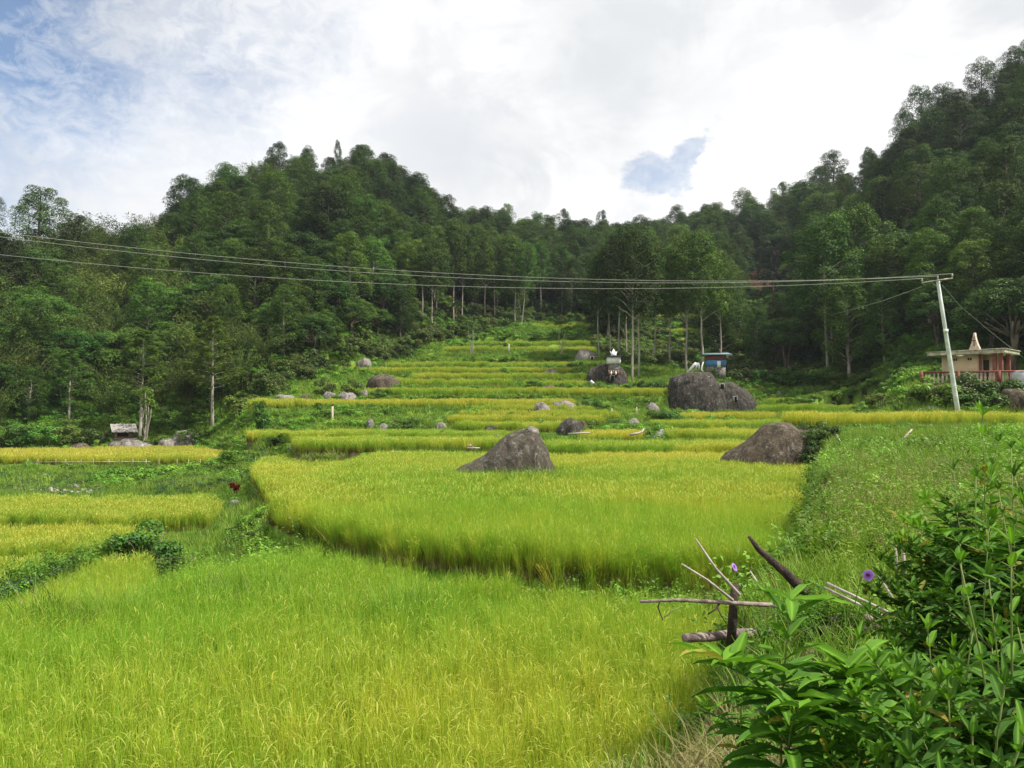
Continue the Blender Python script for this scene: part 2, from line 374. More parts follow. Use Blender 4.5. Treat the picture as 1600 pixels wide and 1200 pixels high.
# grass: R = dryness of the blade
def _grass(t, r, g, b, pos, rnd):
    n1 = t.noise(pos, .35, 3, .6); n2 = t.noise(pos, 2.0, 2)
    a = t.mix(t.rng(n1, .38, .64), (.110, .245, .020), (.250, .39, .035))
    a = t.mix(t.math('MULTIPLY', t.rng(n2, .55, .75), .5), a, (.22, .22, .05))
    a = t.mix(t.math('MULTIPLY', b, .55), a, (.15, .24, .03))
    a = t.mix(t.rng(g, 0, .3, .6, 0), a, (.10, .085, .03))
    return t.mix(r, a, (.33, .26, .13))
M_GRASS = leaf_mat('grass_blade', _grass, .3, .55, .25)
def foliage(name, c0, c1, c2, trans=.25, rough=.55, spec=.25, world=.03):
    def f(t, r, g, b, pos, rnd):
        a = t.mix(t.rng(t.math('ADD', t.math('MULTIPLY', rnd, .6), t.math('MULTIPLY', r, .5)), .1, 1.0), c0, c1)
        a = t.mix(t.math('MULTIPLY', t.rng(g, .45, 1.0), .7), a, c2)  # c2 is a highlight tone: crown light put into the leaf colour
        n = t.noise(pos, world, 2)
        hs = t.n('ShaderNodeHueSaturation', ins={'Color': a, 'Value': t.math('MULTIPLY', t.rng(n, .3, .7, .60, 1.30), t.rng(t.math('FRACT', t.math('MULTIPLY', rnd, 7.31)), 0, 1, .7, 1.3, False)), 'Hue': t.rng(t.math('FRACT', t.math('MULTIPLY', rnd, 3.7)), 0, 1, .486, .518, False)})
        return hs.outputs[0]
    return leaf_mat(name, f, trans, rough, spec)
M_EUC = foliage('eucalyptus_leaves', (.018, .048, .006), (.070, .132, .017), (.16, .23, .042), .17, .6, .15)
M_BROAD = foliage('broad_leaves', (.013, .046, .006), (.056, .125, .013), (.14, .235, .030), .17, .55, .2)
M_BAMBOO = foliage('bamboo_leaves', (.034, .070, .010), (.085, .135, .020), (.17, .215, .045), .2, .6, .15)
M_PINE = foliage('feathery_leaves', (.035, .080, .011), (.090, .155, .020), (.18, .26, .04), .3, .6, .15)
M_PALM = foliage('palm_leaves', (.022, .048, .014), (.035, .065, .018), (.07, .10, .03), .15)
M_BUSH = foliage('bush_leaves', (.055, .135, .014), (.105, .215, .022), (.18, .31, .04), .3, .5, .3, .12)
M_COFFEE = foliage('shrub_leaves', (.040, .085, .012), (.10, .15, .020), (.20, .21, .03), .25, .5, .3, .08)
M_WEED = foliage('weed_leaves', (.085, .200, .016), (.150, .31, .025), (.24, .40, .05), .32, .5, .3, .6)
M_DARKWEED = foliage('vegetable_leaves', (.045, .105, .030), (.070, .145, .040), (.11, .20, .06), .2, .5, .3, .6)
M_RED = foliage('red_leaves', (.26, .015, .012), (.48, .03, .02), (.60, .09, .04), .3)

def simple(name, build, rough=.8, spec=.3, bump=0.0, bscale=8, metal=0.0):
    m, t = mat(name)
    co = t.n('ShaderNodeTexCoord').outputs['Object']; geo = t.n('ShaderNodeNewGeometry')
    vc = t.n('ShaderNodeAttribute', attribute_name='Col').outputs['Color']
    col = build(t, co, geo, vc)
    p = t.n('ShaderNodeBsdfPrincipled', ins={'Base Color': col, 'Roughness': rough, 'Specular IOR Level': spec, 'Metallic': metal})
    if bump:
        bn = t.n('ShaderNodeBump', ins={'Strength': bump, 'Distance': .08, 'Height': t.noise(co, bscale, 6, .65)})
        t.link(bn.outputs[0], p.inputs['Normal'])
    t.n('ShaderNodeOutputMaterial', ins={'Surface': p.outputs[0]}); return m
def _bark(c0, c1, sc=3):
    def f(t, co, geo, vc):
        mp = t.n('ShaderNodeMapping', ins={'Vector': co}); mp.inputs['Scale'].default_value = (1, 1, .25)
        return t.mix(t.rng(t.noise(mp.outputs[0], sc, 5, .65), .35, .65), c0, c1)
    return f
M_PALE = simple('pale_bark', _bark((.22, .19, .15), (.46, .42, .36)), .85)
M_BARK = simple('brown_bark', _bark((.06, .045, .032), (.16, .13, .095)), .9, bump=.5)
M_CULM = simple('bamboo_culm', _bark((.09, .12, .03), (.17, .19, .06)), .6)
M_DEAD = simple('dead_wood', _bark((.14, .10, .09), (.34, .27, .24), 9), .85, bump=.5, bscale=40)
M_TWIG = simple('grey_twig', _bark((.28, .22, .19), (.48, .42, .37), 12), .85)
M_DARKWOOD = simple('dark_wood', _bark((.028, .020, .017), (.085, .058, .045), 8), .85, bump=.6, bscale=30)
M_STEM = simple('green_stem', lambda t, co, geo, vc: t.mix(t.noise(co, 14), (.10, .16, .03), (.18, .20, .06)), .6)
def _rock(base, alt, lich, amt):
    def f(t, co, geo, vc):
        mp = t.n('ShaderNodeMapping', ins={'Vector': co}); mp.inputs['Scale'].default_value = (1.3, 1.3, .45)
        a = t.mix(t.rng(t.noise(mp.outputs[0], 1.6, 6, .65, .6), .33, .68), base, alt)
        streak = t.rng(t.noise(mp.outputs[0], 4.5, 6, .75, .9), .53, .62)
        spots = t.rng(t.noise(co, 2.1, 8, .85, .3), .55, .62)
        a = t.mix(t.math('MULTIPLY', t.math('MAXIMUM', t.math('MULTIPLY', streak, .55), spots), amt), a, lich)
        nz = t.n('ShaderNodeSeparateXYZ', ins={0: geo.outputs['Normal']}).outputs[2]
        moss = t.math('MULTIPLY', t.rng(nz, .55, .95), t.rng(t.noise(co, 3.2, 5), .48, .62))
        return t.mix(t.math('MULTIPLY', moss, .45), a, (.10, .095, .04))
    return f
M_ROCK_DARK = simple('dark_boulder_stone', _rock((.020, .017, .014), (.058, .049, .040), (.36, .36, .34), .42), .92, .2, .9, 5)
M_ROCK_GREY = simple('grey_boulder_stone', _rock((.10, .085, .078), (.24, .215, .195), (.50, .49, .47), .8), .92, .2, .9, 6)
M_ROCK_BROWN = simple('brown_boulder_stone', _rock((.034, .026, .018), (.10, .075, .050), (.36, .34, .31), .45), .92, .2, .9, 6)
M_ROCK_MAIN = simple('lichen_boulder_stone', _rock((.034, .029, .022), (.088, .074, .056), (.40, .39, .35), .42), .92, .2, .9, 4)

def _ground():
    m, t = mat('ground_cover')
    geo = t.n('ShaderNodeNewGeometry'); pos = geo.outputs['Position']
    vc = t.n('ShaderNodeAttribute', attribute_name='Col').outputs['Color']
    sep = t.n('ShaderNodeSeparateColor', ins={0: vc})
    g = t.mix(t.rng(t.noise(pos, .6, 6, .7), .35, .65), (.075, .17, .016), (.16, .27, .03))
    g = t.mix(t.rng(t.noise(pos, 3.3, 5, .7), .55, .72), g, (.13, .115, .045))
    soil = t.mix(t.rng(t.noise(pos, 2.2, 6, .7), .3, .7), (.075, .052, .032), (.19, .135, .085))
    red = t.mix(t.rng(t.noise(pos, .8, 5, .7), .3, .7), (.30, .14, .07), (.45, .24, .13))
    forest = t.mix(t.rng(t.noise(pos, .5, 5, .7), .3, .7), (.030, .045, .014), (.06, .09, .022))
    c = t.mix(sep.outputs[0], g, soil); c = t.mix(sep.outputs[1], c, forest); c = t.mix(sep.outputs[2], c, red)
    bn = t.n('ShaderNodeBump', ins={'Strength': .6, 'Distance': .1, 'Height': t.noise(pos, 6, 6, .7)})
    p = t.n('ShaderNodeBsdfPrincipled', ins={'Base Color': c, 'Roughness': .95, 'Specular IOR Level': .15, 'Normal': bn.outputs[0]})
    t.n('ShaderNodeOutputMaterial', ins={'Surface': p.outputs[0]}); return m
M_GROUND = _ground()

# ------------------------------------------------------------------ ground sheet
def red_soil(x, y):
    r = 0
    for (u, d, w, l) in ((1172, 222, 5, 9), (1186, 207, 4, 7), (1165, 232, 3, 5), (1205, 206, 7, 1.5)):
        cx = S(u)*d; q = ((x-cx)/w)**2 + ((y-d)/l)**2 + fnoise(x, y, .25, 40)*1.0
        r = np.maximum(r, 1-sstep(q, .6, 1.1))
    return r
def clearing(x, y):               # places in the forest without trees
    s, d, th = sd(x, y); u = 800+s*F
    m = (u > 985) & (u < 1125) & (d > 140) & (d < 178)
    m |= (u > 1165) & (u < 1262) & (d > 194) & (d < 209)
    m |= (u > 690) & (u < 948) & (d < 166)
    return m
def foot(u):                      # distance at which the forest starts, by photo column
    return np.interp(u, [-400, 0, 100, 200, 330, 400, 480, 560, 620, 700, 760, 850, 925, 945, 1000, 1100, 1200, 1300, 1380, 1420, 1500, 1600, 2000],
                        [90, 91, 95, 100, 101, 101, 108, 122, 129, 146, 151, 168, 160, 122, 119, 113, 108, 100, 92, 88, 84, 76, 72])
def build_ground():
    th = np.concatenate([np.radians(np.arange(-180, -46, 4.0)), np.radians(np.arange(-46, 46, 0.14)), np.radians(np.arange(46, 180.1, 4.0))])
    th[-1] = PI
    r = [0.25]
    while r[-1] < 420: r.append(r[-1]*(1.02 if r[-1] < 3 else (1.0065 if r[-1] < 170 else 1.02)))
    r += [500, 650, 900, 1400, 2200, 3000]; r = np.array(r)
    T, Rr = np.meshgrid(th, r); X = Rr*np.sin(T); Y = Rr*np.cos(T)
    Z = ground_h(X.ravel(), Y.ravel()).reshape(X.shape)
    nr, nt = X.shape; v = np.stack([X, Y, Z], -1).reshape(-1, 3)
    i = np.arange(nr-1)[:, None]*nt + np.arange(nt-1)[None, :]
    f = np.stack([i, i+1, i+nt+1, i+nt], -1).reshape(-1, 4)[:, ::-1]
    x, y = v[:, 0], v[:, 1]; s, d, tt = sd(x, y); u = 800+s*F
    fo = sstep(d - foot(u), -2, 4); fo = fo*(~clearing(x, y))
    col = np.zeros((len(v), 3)); col[:, 0] = in_rice(x, y, 0.9)*0.9
    fB = PADDIES[1].fr(s); bund = (1-sstep(np.abs(d-(fB-.75)), .15, .7))*(s < .22)*(s > -.33)
    col[:, 0] = np.maximum(col[:, 0], bund*0.8)
    col[:, 0] = np.maximum(col[:, 0], (sstep(fnoise(x, y, 1.1, 33), .02, .25))*(d < 8)*(x > edge(y)-1)*.9)
    col[:, 1] = fo; col[:, 2] = red_soil(x, y)
    mb = MB(); mb.add(v, f, col); v0 = len(v)
    o = mb.build('ground', M_GROUND, smooth=True); tag(o, kind='structure'); return o
build_ground()

# ------------------------------------------------------------------ instanced plants for uncountable growth
def node_group(coll):
    ng = bpy.data.node_groups.new('scatter_'+coll.name, 'GeometryNodeTree')
    ng.interface.new_socket('Geometry', in_out='INPUT', socket_type='NodeSocketGeometry')
    ng.interface.new_socket('Geometry', in_out='OUTPUT', socket_type='NodeSocketGeometry')
    N = ng.nodes; L = ng.links
    gi = N.new('NodeGroupInput'); go = N.new('NodeGroupOutput'); ip = N.new('GeometryNodeInstanceOnPoints')
    ci = N.new('GeometryNodeCollectionInfo'); ci.inputs['Collection'].default_value = coll
    ci.inputs['Separate Children'].default_value = True; ci.inputs['Reset Children'].default_value = True
    ip.inputs['Pick Instance'].default_value = True
    def att(name, ty):
        a = N.new('GeometryNodeInputNamedAttribute'); a.data_type = ty; a.inputs['Name'].default_value = name
        return [o for o in a.outputs if o.enabled and o.name == 'Attribute'][0]
    L.new(gi.outputs[0], ip.inputs['Points']); L.new(ci.outputs[0], ip.inputs['Instance'])
    L.new(att('var', 'INT'), ip.inputs['Instance Index']); L.new(att('rot', 'FLOAT_VECTOR'), ip.inputs['Rotation'])
    L.new(att('scl', 'FLOAT_VECTOR'), ip.inputs['Scale']); L.new(ip.outputs[0], go.inputs[0])
    return ng
GROUPS = {}
def source(name, meshes):
    c = bpy.data.collections.new(name)
    for i, me in enumerate(meshes): c.objects.link(bpy.data.objects.new('%s_%02d' % (name, i), me))
    GROUPS[name] = (node_group(c), len(meshes))
def scatter(name, src, pts, scl, tint=None, label=None, cat=None, group=None, tilt=.06, parent=None):
    n = len(pts)
    if n == 0: return None
    ng, nv = GROUPS[src]
    me = bpy.data.meshes.new(name); me.vertices.add(n); me.vertices.foreach_set('co', np.asarray(pts, np.float32).ravel())
    rot = np.stack([RNG.normal(0, tilt, n), RNG.normal(0, tilt, n), RNG.uniform(0, 2*PI, n)], -1)
    scl = np.asarray(scl, float)
    if scl.ndim == 1: scl = np.stack([scl]*3, -1)
    for nm, ty, key, val in (('rot', 'FLOAT_VECTOR', 'vector', rot), ('scl', 'FLOAT_VECTOR', 'vector', scl),
                             ('var', 'INT', 'value', RNG.integers(0, nv, n)), ('tint', 'FLOAT', 'value', tint if tint is not None else np.zeros(n))):
        a = me.attributes.new(nm, ty, 'POINT')
        a.data.foreach_set(key, np.asarray(val, np.int32 if ty == 'INT' else np.float32).ravel())
    o = link(bpy.data.objects.new(name, me), parent); md = o.modifiers.new('scatter', 'NODES'); md.node_group = ng
    return tag(o, label, cat, group, 'stuff')

def blades(mb, n, spread, h, wd, seg, lean, droop, rng, R=0.0, hvar=.25, topw=0.15, gscale=1.0, twist=True):
    """n curved grass blades; colour: R, G = height fraction, B = random"""
    ba = rng.uniform(0, 2*PI, n); br = spread*np.sqrt(rng.uniform(0, 1, n))
    bx, by = br*np.cos(ba), br*np.sin(ba); az = rng.uniform(0, 2*PI, n)
    H = h*(1+rng.uniform(-hvar, hvar, n)); le = np.abs(rng.normal(lean, lean*.5, n)); dr = np.abs(rng.normal(droop, droop*.5, n))
    tt = np.linspace(0, 1, seg+1)
    ang = le[:, None] + dr[:, None]*tt[None]**2.2            # angle from vertical along the blade
    ang = np.minimum(ang, 2.6)
    step = (H/seg)[:, None]
    hx = np.concatenate([np.zeros((n, 1)), np.cumsum(np.sin(ang[:, :-1])*step, 1)], 1)
    hz = np.concatenate([np.zeros((n, 1)), np.cumsum(np.cos(ang[:, :-1])*step, 1)], 1)
    cx = bx[:, None]+hx*np.cos(az)[:, None]; cy = by[:, None]+hx*np.sin(az)[:, None]
    wv = wd*(1-(1-topw)*tt**1.6)*rng.uniform(.7, 1.3, (n, 1))
    wa = az + PI/2 + (rng.uniform(-.9, .9, n) if twist else 0)
    ox = np.cos(wa)[:, None]*wv/2; oy = np.sin(wa)[:, None]*wv/2
    L = np.stack([cx-ox, cy-oy, hz], -1); Rr = np.stack([cx+ox, cy+oy, hz], -1)
    v = np.stack([L, Rr], 2).reshape(-1, 3)
    base = (np.arange(n)*(seg+1)*2)[:, None] + np.arange(seg)[None]*2
    f = np.stack([base, base+1, base+3, base+2], -1).reshape(-1, 4)
    col = np.zeros((n, seg+1, 2, 3)); col[..., 0] = R if np.isscalar(R) else R[:, None, None]
    col[..., 1] = np.clip(hz/max(h, .01)*gscale, 0, 1)[:, :, None]; col[..., 2] = rng.uniform(0, 1, n)[:, None, None]
    mb.add(v, f, col.reshape(-1, 3)); return mb
def heads(mb, n, spread, h, ln, wd, seg, rng):
    """drooping grain heads on a thin stalk"""
    for k in range(n):
        a = rng.uniform(0, 2*PI); r = spread*math.sqrt(rng.uniform()); bx, by = r*math.cos(a), r*math.sin(a)
        az = rng.uniform(0, 2*PI); H = h*rng.uniform(.86, 1.08); le = abs(rng.normal(.10, .06))
        p = np.array([bx+H*math.sin(le)*math.cos(az), by+H*math.sin(le)*math.sin(az), H*math.cos(le)])
        pts = [p]; an = le+.3; st = ln*rng.uniform(.8, 1.2)/seg
        for i in range(seg):
            pts.append(pts[-1]+st*np.array([math.sin(an)*math.cos(az), math.sin(an)*math.sin(az), math.cos(an)])); an += 1.5/seg
        pts = np.array(pts); tt = np.linspace(0, 1, seg+1)
        w_ = wd*np.array([.3]+[1.0]*(seg-1)+[.35]) if seg > 1 else np.array([wd, wd*.4])
        for wa in (az+PI/2, az+PI/2+1.3):
            o = np.stack([np.cos(wa)*w_/2, np.sin(wa)*w_/2, 0*w_], -1)
            v = np.stack([pts-o, pts+o], 1).reshape(-1, 3); b = np.arange(seg)*2
            mb.add(v, np.stack([b, b+1, b+3, b+2], -1), (1.0, 1.0, rng.uniform()))
    return mb
def rice_mesh(kind, seed):
    r = np.random.default_rng(seed); mb = MB()
    if kind == 'n':
        blades(mb, 16, .09, .92, .009, 4, .10, .55, r); blades(mb, 8, .07, .74, .009, 4, .22, 1.2, r); blades(mb, 18, .09, .90, .0085, 3, .09, .18, r, hvar=.25)
        blades(mb, 3, .06, .4, .014, 2, .5, .8, r, R=.0, gscale=.2); heads(mb, 6, .09, .77, .15, .010, 4, r)
    elif kind == 'm':
        blades(mb, 14, .14, .90, .021, 3, .11, .6, r); blades(mb, 12, .14, .88, .018, 2, .08, .2, r); blades(mb, 5, .13, .4, .03, 1, .4, .3, r, gscale=.2)
        heads(mb, 9, .15, .80, .18, .024, 2, r)
    else:
        blades(mb, 30, .30, .86, .045, 2, .12, .9, r); blades(mb, 8, .28, .42, .06, 1, .3, .3, r, gscale=.3); heads(mb, 14, .30, .80, .18, .045, 1, r)
    return mb.mesh('rice_clump_'+kind, M_RICE)
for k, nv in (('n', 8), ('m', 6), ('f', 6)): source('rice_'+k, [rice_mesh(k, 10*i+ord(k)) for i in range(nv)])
def grass_mesh(kind, seed):
    r = np.random.default_rng(seed); mb = MB()
    if kind == 'n':
        n = 26; R = (r.uniform(0, 1, n) < .05)*.9; blades(mb, n, .09, .20, .008, 4, .35, 1.1, r, R=R, hvar=.5)
    elif kind == 't':      # tall grass tuft
        n = 30; R = (r.uniform(0, 1, n) < .04)*.8; blades(mb, n, .10, .50, .011, 5, .22, 1.2, r, R=R, hvar=.45)
    elif kind == 'd':      # dry grass
        n = 24; blades(mb, n, .12, .28, .007, 4, .7, 1.2, r, R=r.uniform(.6, 1, n), hvar=.5)
    elif kind == 'm':
        n = 26; R = (r.uniform(0, 1, n) < .08)*.8; blades(mb, n, .22, .34, .022, 2, .35, .9, r, R=R, hvar=.5)
    else:
        n = 40; R = (r.uniform(0, 1, n) < .06)*.7; blades(mb, n, .55, .42, .06, 2, .4, .8, r, R=R, hvar=.5)
    return mb.mesh('grass_tuft_'+kind, M_GRASS)
for k, nv in (('n', 6), ('t', 4), ('d', 4), ('m', 5), ('f', 5)): source('grass_'+k, [grass_mesh(k, 7*i+ord(k)) for i in range(nv)])

def leafcloud(mb, c, nrm, size, rng, aspect=.45, col=(.5, .5, .5), droop=0.0, bend=.25):
    """leaves: one folded rhombus each at points c facing nrm"""
    n = len(c); nrm = nrm/(np.linalg.norm(nrm, axis=1)[:, None]+1e-9)
    q = rng.normal(size=(n, 3)); q[:, 2] -= droop*3
    a = q - (q*nrm).sum(1)[:, None]*nrm; a /= np.linalg.norm(a, axis=1)[:, None]+1e-9; b = np.cross(nrm, a)
    sz = (size*rng.uniform(.65, 1.35, n))[:, None] if np.isscalar(size) else (size*rng.uniform(.8, 1.2, n))[:, None]
    v = np.stack([c-a*sz, c-b*sz*aspect+nrm*sz*bend*.3, c+a*sz-nrm*sz*bend, c+b*sz*aspect+nrm*sz*bend*.3], 1).reshape(-1, 3)
    i = np.arange(n)[:, None]*4; f = np.hstack([i, i+1, i+2, i+3])
    col = np.asarray(col, float); col = np.tile(col, (n, 1)) if col.ndim == 1 else col
    mb.add(v, f, np.repeat(col, 4, 0)); return mb
def tuft(mb, c, r, n, size, rng, aspect=.45, tone=.5, flat=.8, up=.35, droop=0.0, inner=.55):
    d = rng.normal(size=(n, 3)); d /= np.linalg.norm(d, axis=1)[:, None]; d[:, 2] = np.where(d[:, 2] < -.45, -d[:, 2], d[:, 2])
    rad = r*rng.uniform(inner, 1.0, n)**.6
    p = np.asarray(c) + d*rad[:, None]*np.array([1, 1, flat]); nr = d*1.0+np.array([0, 0, up])+rng.normal(size=(n, 3))*.42
    col = np.stack([np.full(n, tone), np.clip(rng.uniform(0, 1, n)*.6+.4*np.maximum(d[:, 2], 0), 0, 1), rng.uniform(0, 1, n)], -1)  # second channel rises on upward leaves, painting lit tuft tops
    return leafcloud(mb, p, nr, size, rng, aspect, col, droop)
# low leafy weeds
def weed_mesh(kind, seed, m=M_WEED):
    r = np.random.default_rng(seed); mb = MB()
    if kind == 'n':
        for k in range(9):
            a = r.uniform(0, 2*PI); le = r.uniform(.05, .6); h = r.uniform(.18, .42); b = np.array([r.normal(0, .06), r.normal(0, .06), 0])
            tip = b+h*np.array([math.sin(le)*math.cos(a), math.sin(le)*math.sin(a), math.cos(le)])
            blades(mb, 1, .0, h, .005, 1, le, 0, r)
            tt = r.uniform(.25, 1, 15); p = b+(tip-b)*tt[:, None]+r.normal(0, .035, (15, 3))
            nr = r.normal(size=(15, 3))*.5+np.array([0, 0, 1.0])
            leafcloud(mb, p, nr, .026, r, .5, np.stack([np.full(15, r.uniform()), tt*.9, tt], -1))
    elif kind == 'm':
        for k in range(5): tuft(mb, (r.normal(0, .18), r.normal(0, .18), r.uniform(.1, .28)), r.uniform(.14, .24), 55, .045, r, .5, r.uniform())
    else:
        for k in range(7): tuft(mb, (r.normal(0, .4), r.normal(0, .4), r.uniform(.1, .35)), r.uniform(.25, .5), 60, .10, r, .5, r.uniform())
    return mb.mesh('weed_'+kind, m)
for k, nv in (('n', 5), ('m', 5), ('f', 5)): source('weed_'+k, [weed_mesh(k, 5*i+ord(k)) for i in range(nv)])
source('vegetable', [weed_mesh('m', 900+i, M_DARKWEED) for i in range(4)])

# ------------------------------------------------------------------ rice fields
def wedge(n, s0, s1, d0, d1):
    d = np.sqrt(RNG.uniform(d0*d0, d1*d1, n)); s = RNG.uniform(s0, s1, n); return s*d, d
for i, p in enumerate(PADDIES):
    s0, s1 = max(p.s0, -.80), min(p.s1, .80)
    dlo = max(min(p.fd)-1.5, 5.0 if i == 0 else 0); dhi = max(p.bd)
    obs = []
    bands = [(dlo, 13, 42, 'rice_n', 1), (13, 24, 34, 'rice_n', 1), (24, 48, 21, 'rice_m', 1), (48, 75, 11, 'rice_m', 1.35), (75, 110, 6.5, 'rice_f', 1), (110, 400, 4.2, 'rice_f', 1.1)]
    groups = {}
    for (a, b, dens, src, wsc) in bands:
        a, b = max(a, dlo), min(b, dhi)
        if b <= a: continue
        n = int((s1-s0)*(b*b-a*a)/2*dens); x, y = wedge(n, s0, s1, a, b)
        s, d, th = sd(x, y); m = p.mask(x, y, s, d, th, .12 if b < 60 else .3)
        if i == 0: m &= ~((d < 8) & (np.abs(s) > .9))
        x, y = x[m], y[m]; z = ground_h(x, y)
        k = z > p.z-.25; x, y, z = x[k], y[k], z[k]
        sc = RNG.uniform(.80, 1.14, len(x))*(1+.16*fnoise(x, y, .5, 50)+.10*fnoise(x, y, 1.7, 51)); 
        tint = np.clip(p.tint + RNG.normal(0, .13, len(x)) + fnoise(x, y, .12 if i < 2 else .05, 60+i)*.6, 0, 1)
        if i == 1:               # greener to the lower left and round the boulder, golden towards the right and the back
            tint = np.clip(tint - .22 + .0*x + .30*sstep(y, 26, 52) + .22*sstep(x, 2, 12) - .5*np.exp(-(((x-.6)/4.2)**2+((y-33.0)/1.6)**2)), 0, 1)
        if i == 0: tint = np.clip(tint + .12*sstep(x, -2, 2) - .15*sstep(-x, 3, 8), 0, 1)
        if 'yellow left half' in p.label: tint = np.where(x/y < S(580), tint+.1, tint-.35)
        g = groups.setdefault(src, ([], [], []))
        g[0].append(np.stack([x, y, z-.02], -1)); g[1].append(np.stack([sc*wsc, sc*wsc, sc*(.97+.0*sc)], -1)); g[2].append(tint)
    root = None; order = sorted(groups.items(), key=lambda q: -sum(len(a) for a in q[1][0]))
    for src, (pp, ss, tt) in order:
        o = scatter('rice_field' if root is None else 'rice_plants', src, np.vstack(pp), np.vstack(ss), np.concatenate(tt), tilt=.05, parent=root)
        if root is None and o is not None: root = tag(o, p.label, 'rice field', 'terraced rice paddies')
        elif o is not None: tag(o, kind='stuff')

# ------------------------------------------------------------------ grass and weeds on banks, bunds and slopes
def region(n, cx, cy, rx, ry):
    a = RNG.uniform(0, 2*PI, n); r = np.sqrt(RNG.uniform(0, 1, n)); x = cx+rx*r*np.cos(a); y = cy+ry*r*np.sin(a)
    return x, y, ground_h(x, y)
def cover(n_per, a, b, s0=-.80, s1=.80):
    n = int((s1-s0)*(b*b-a*a)/2*n_per); x, y = wedge(n, s0, s1, a, b)
    s, d, th = sd(x, y); u = 800+s*F
    m = ~in_rice(x, y, .05 if b < 60 else .25) & ((d < foot(u)+8) | clearing(x, y)) & (red_soil(x, y) < .5)
    x, y = x[m], y[m]; return x, y, ground_h(x, y)
def put(name, src, xyz, sc, keep=None, label=None, cat='grass'):
    x, y, z = xyz; 
    if keep is not None: x, y, z = x[keep], y[keep], z[keep]
    s_ = RNG.uniform(.7, 1.35, len(x))*sc*(1+.5*fnoise(x, y, .25, 71))
    scatter(name, src, np.stack([x, y, z-.02], -1), s_, label=label, cat=cat, tilt=.18)
a = cover(42, 2.2, 9); thin = (fnoise(a[0], a[1], 1.1, 33) < .14) & ~((a[0] < 2.0) & (a[1] < 4.6) & (RNG.uniform(size=len(a[0])) < .5)); thin |= (a[1] > 5.2) | (a[0] > 2.6)
bundq = lambda x, y: (np.abs(y-(PADDIES[1].fr(x/np.maximum(y, 1))-.7)) < .75) & (x/y < .24) & (x/y > -.33)
put('grass', 'grass_n', a, 1.0, thin, 'short fresh grass on the near bank at the bottom of the photo')
put('dry_grass', 'grass_d', a, .62, (~thin) | (RNG.uniform(size=len(thin)) < .03), 'dry straw coloured grass patches at the bottom of the near bank')
for s_a, s_b in ((.8, 2.6), (-2.6, -.8)):   # the ground just outside the frame
    x, y = wedge(9000, s_a, s_b, 1.5, 22); k = ~in_rice(x, y, 0); x, y = x[k], y[k]; put('grass', 'grass_n', (x, y, ground_h(x, y)), 1.6, None, 'grass beside the camera position')
    x, y = wedge(1600, s_a, s_b, 1.5, 26); k = ~in_rice(x, y, 0); x, y = x[k], y[k]; put('weeds', 'weed_n', (x, y, ground_h(x, y)), 1.5, None, 'weeds beside the camera position', 'weeds')
a = cover(34, 9, 24); bq = bundq(a[0], a[1]); q = RNG.uniform(size=len(bq))
put('grass', 'grass_n', a, 1.15, ~bq | (q < .35), 'short grass on the bank and bunds around the near paddy')
put('dry_grass', 'grass_d', a, .8, bq & (q > .6), 'dry trodden grass along the curved bund')
a = cover(10, 24, 60); put('grass', 'grass_m', a, 1.0, None, 'grass on the middle distance banks and slopes')
x, y = wedge(90000, -.8, .8, 40, 130); k = ~in_rice(x, y, .0); x, y = x[k], y[k]; z = ground_h(x, y); sl = np.hypot(ground_h(x, y+.5)-ground_h(x, y-.5), ground_h(x+.5, y)-ground_h(x-.5, y)); s, d, th = sd(x, y); k = (sl > .35) & (d < foot(800+s*F)+12)
k2 = k & (d > 58) & (RNG.uniform(size=len(k)) < .22); put('weeds', 'weed_f', (x[k2], y[k2], z[k2]), .7, None, 'leafy weeds hanging on the steep steps', 'weeds')
put('grass', 'grass_m', (x[k], y[k], z[k]), 1.1, None, 'grass hanging on the steep steps between the terraces')
x = RNG.uniform(-9, 7, 5200); yy = 18+0*x
for _ in range(4): yy = PADDIES[1].fr(x/yy)
y = yy-RNG.uniform(-.1, 1.55, len(x)); k = x < edge(y)-.6; z = ground_h(x, y); q = RNG.uniform(size=len(x)); edge_ = np.abs(y-yy) < .35
put('dry_grass', 'grass_d', (x, y, z), .85, k & (edge_ & (q < .75) | (q < .22)), 'dry trodden grass and stubble along the curved bund')
put('grass', 'grass_n', (x, y, z), .75, k & ~edge_ & (q >= .3), 'short green grass growing on the curved bund')
P3 = []
for p in PADDIES[2:]:            # grass hanging down the earth faces of the terraces
    s0, s1 = max(p.s0, -.8), min(p.s1, .8); dm = float(np.mean(p.fd)); n = int((s1-s0)*dm*13)
    if n <= 0: continue
    s_ = RNG.uniform(s0, s1, n); f_ = p.fr(s_); lo = ground_h(s_*(f_-.9), f_-.9); y = f_-RNG.uniform(.05, .55, n); q = RNG.uniform(0, 1, n)**.8
    k = (p.z-lo > .3) & (f_ < p.bk(s_)-.5); zz = lo+(p.z-.1-lo)*q; P3.append(np.stack([s_*y, y, zz], -1)[k])
P3 = np.vstack(P3); scatter('grass', 'grass_m', P3, RNG.uniform(.8, 1.5, len(P3)), label='grass hanging over the earth faces of the terraces', cat='grass', tilt=.35)
n = 450; s_ = RNG.uniform(-.30, .33, n); y = PADDIES[1].fr(s_)+RNG.uniform(-.12, .45, n); x = s_*y; k = x < edge(y)-.9; x, y = x[k], y[k]
scatter('rice_edge', 'rice_n', np.stack([x, y, ground_h(x, y)-.03], -1), RNG.uniform(.45, 1.08, len(x)), np.clip(RNG.normal(.3, .2, len(x)), 0, 1), 'ragged leaning rice plants along the front of the broad paddy', 'rice', tilt=.20)
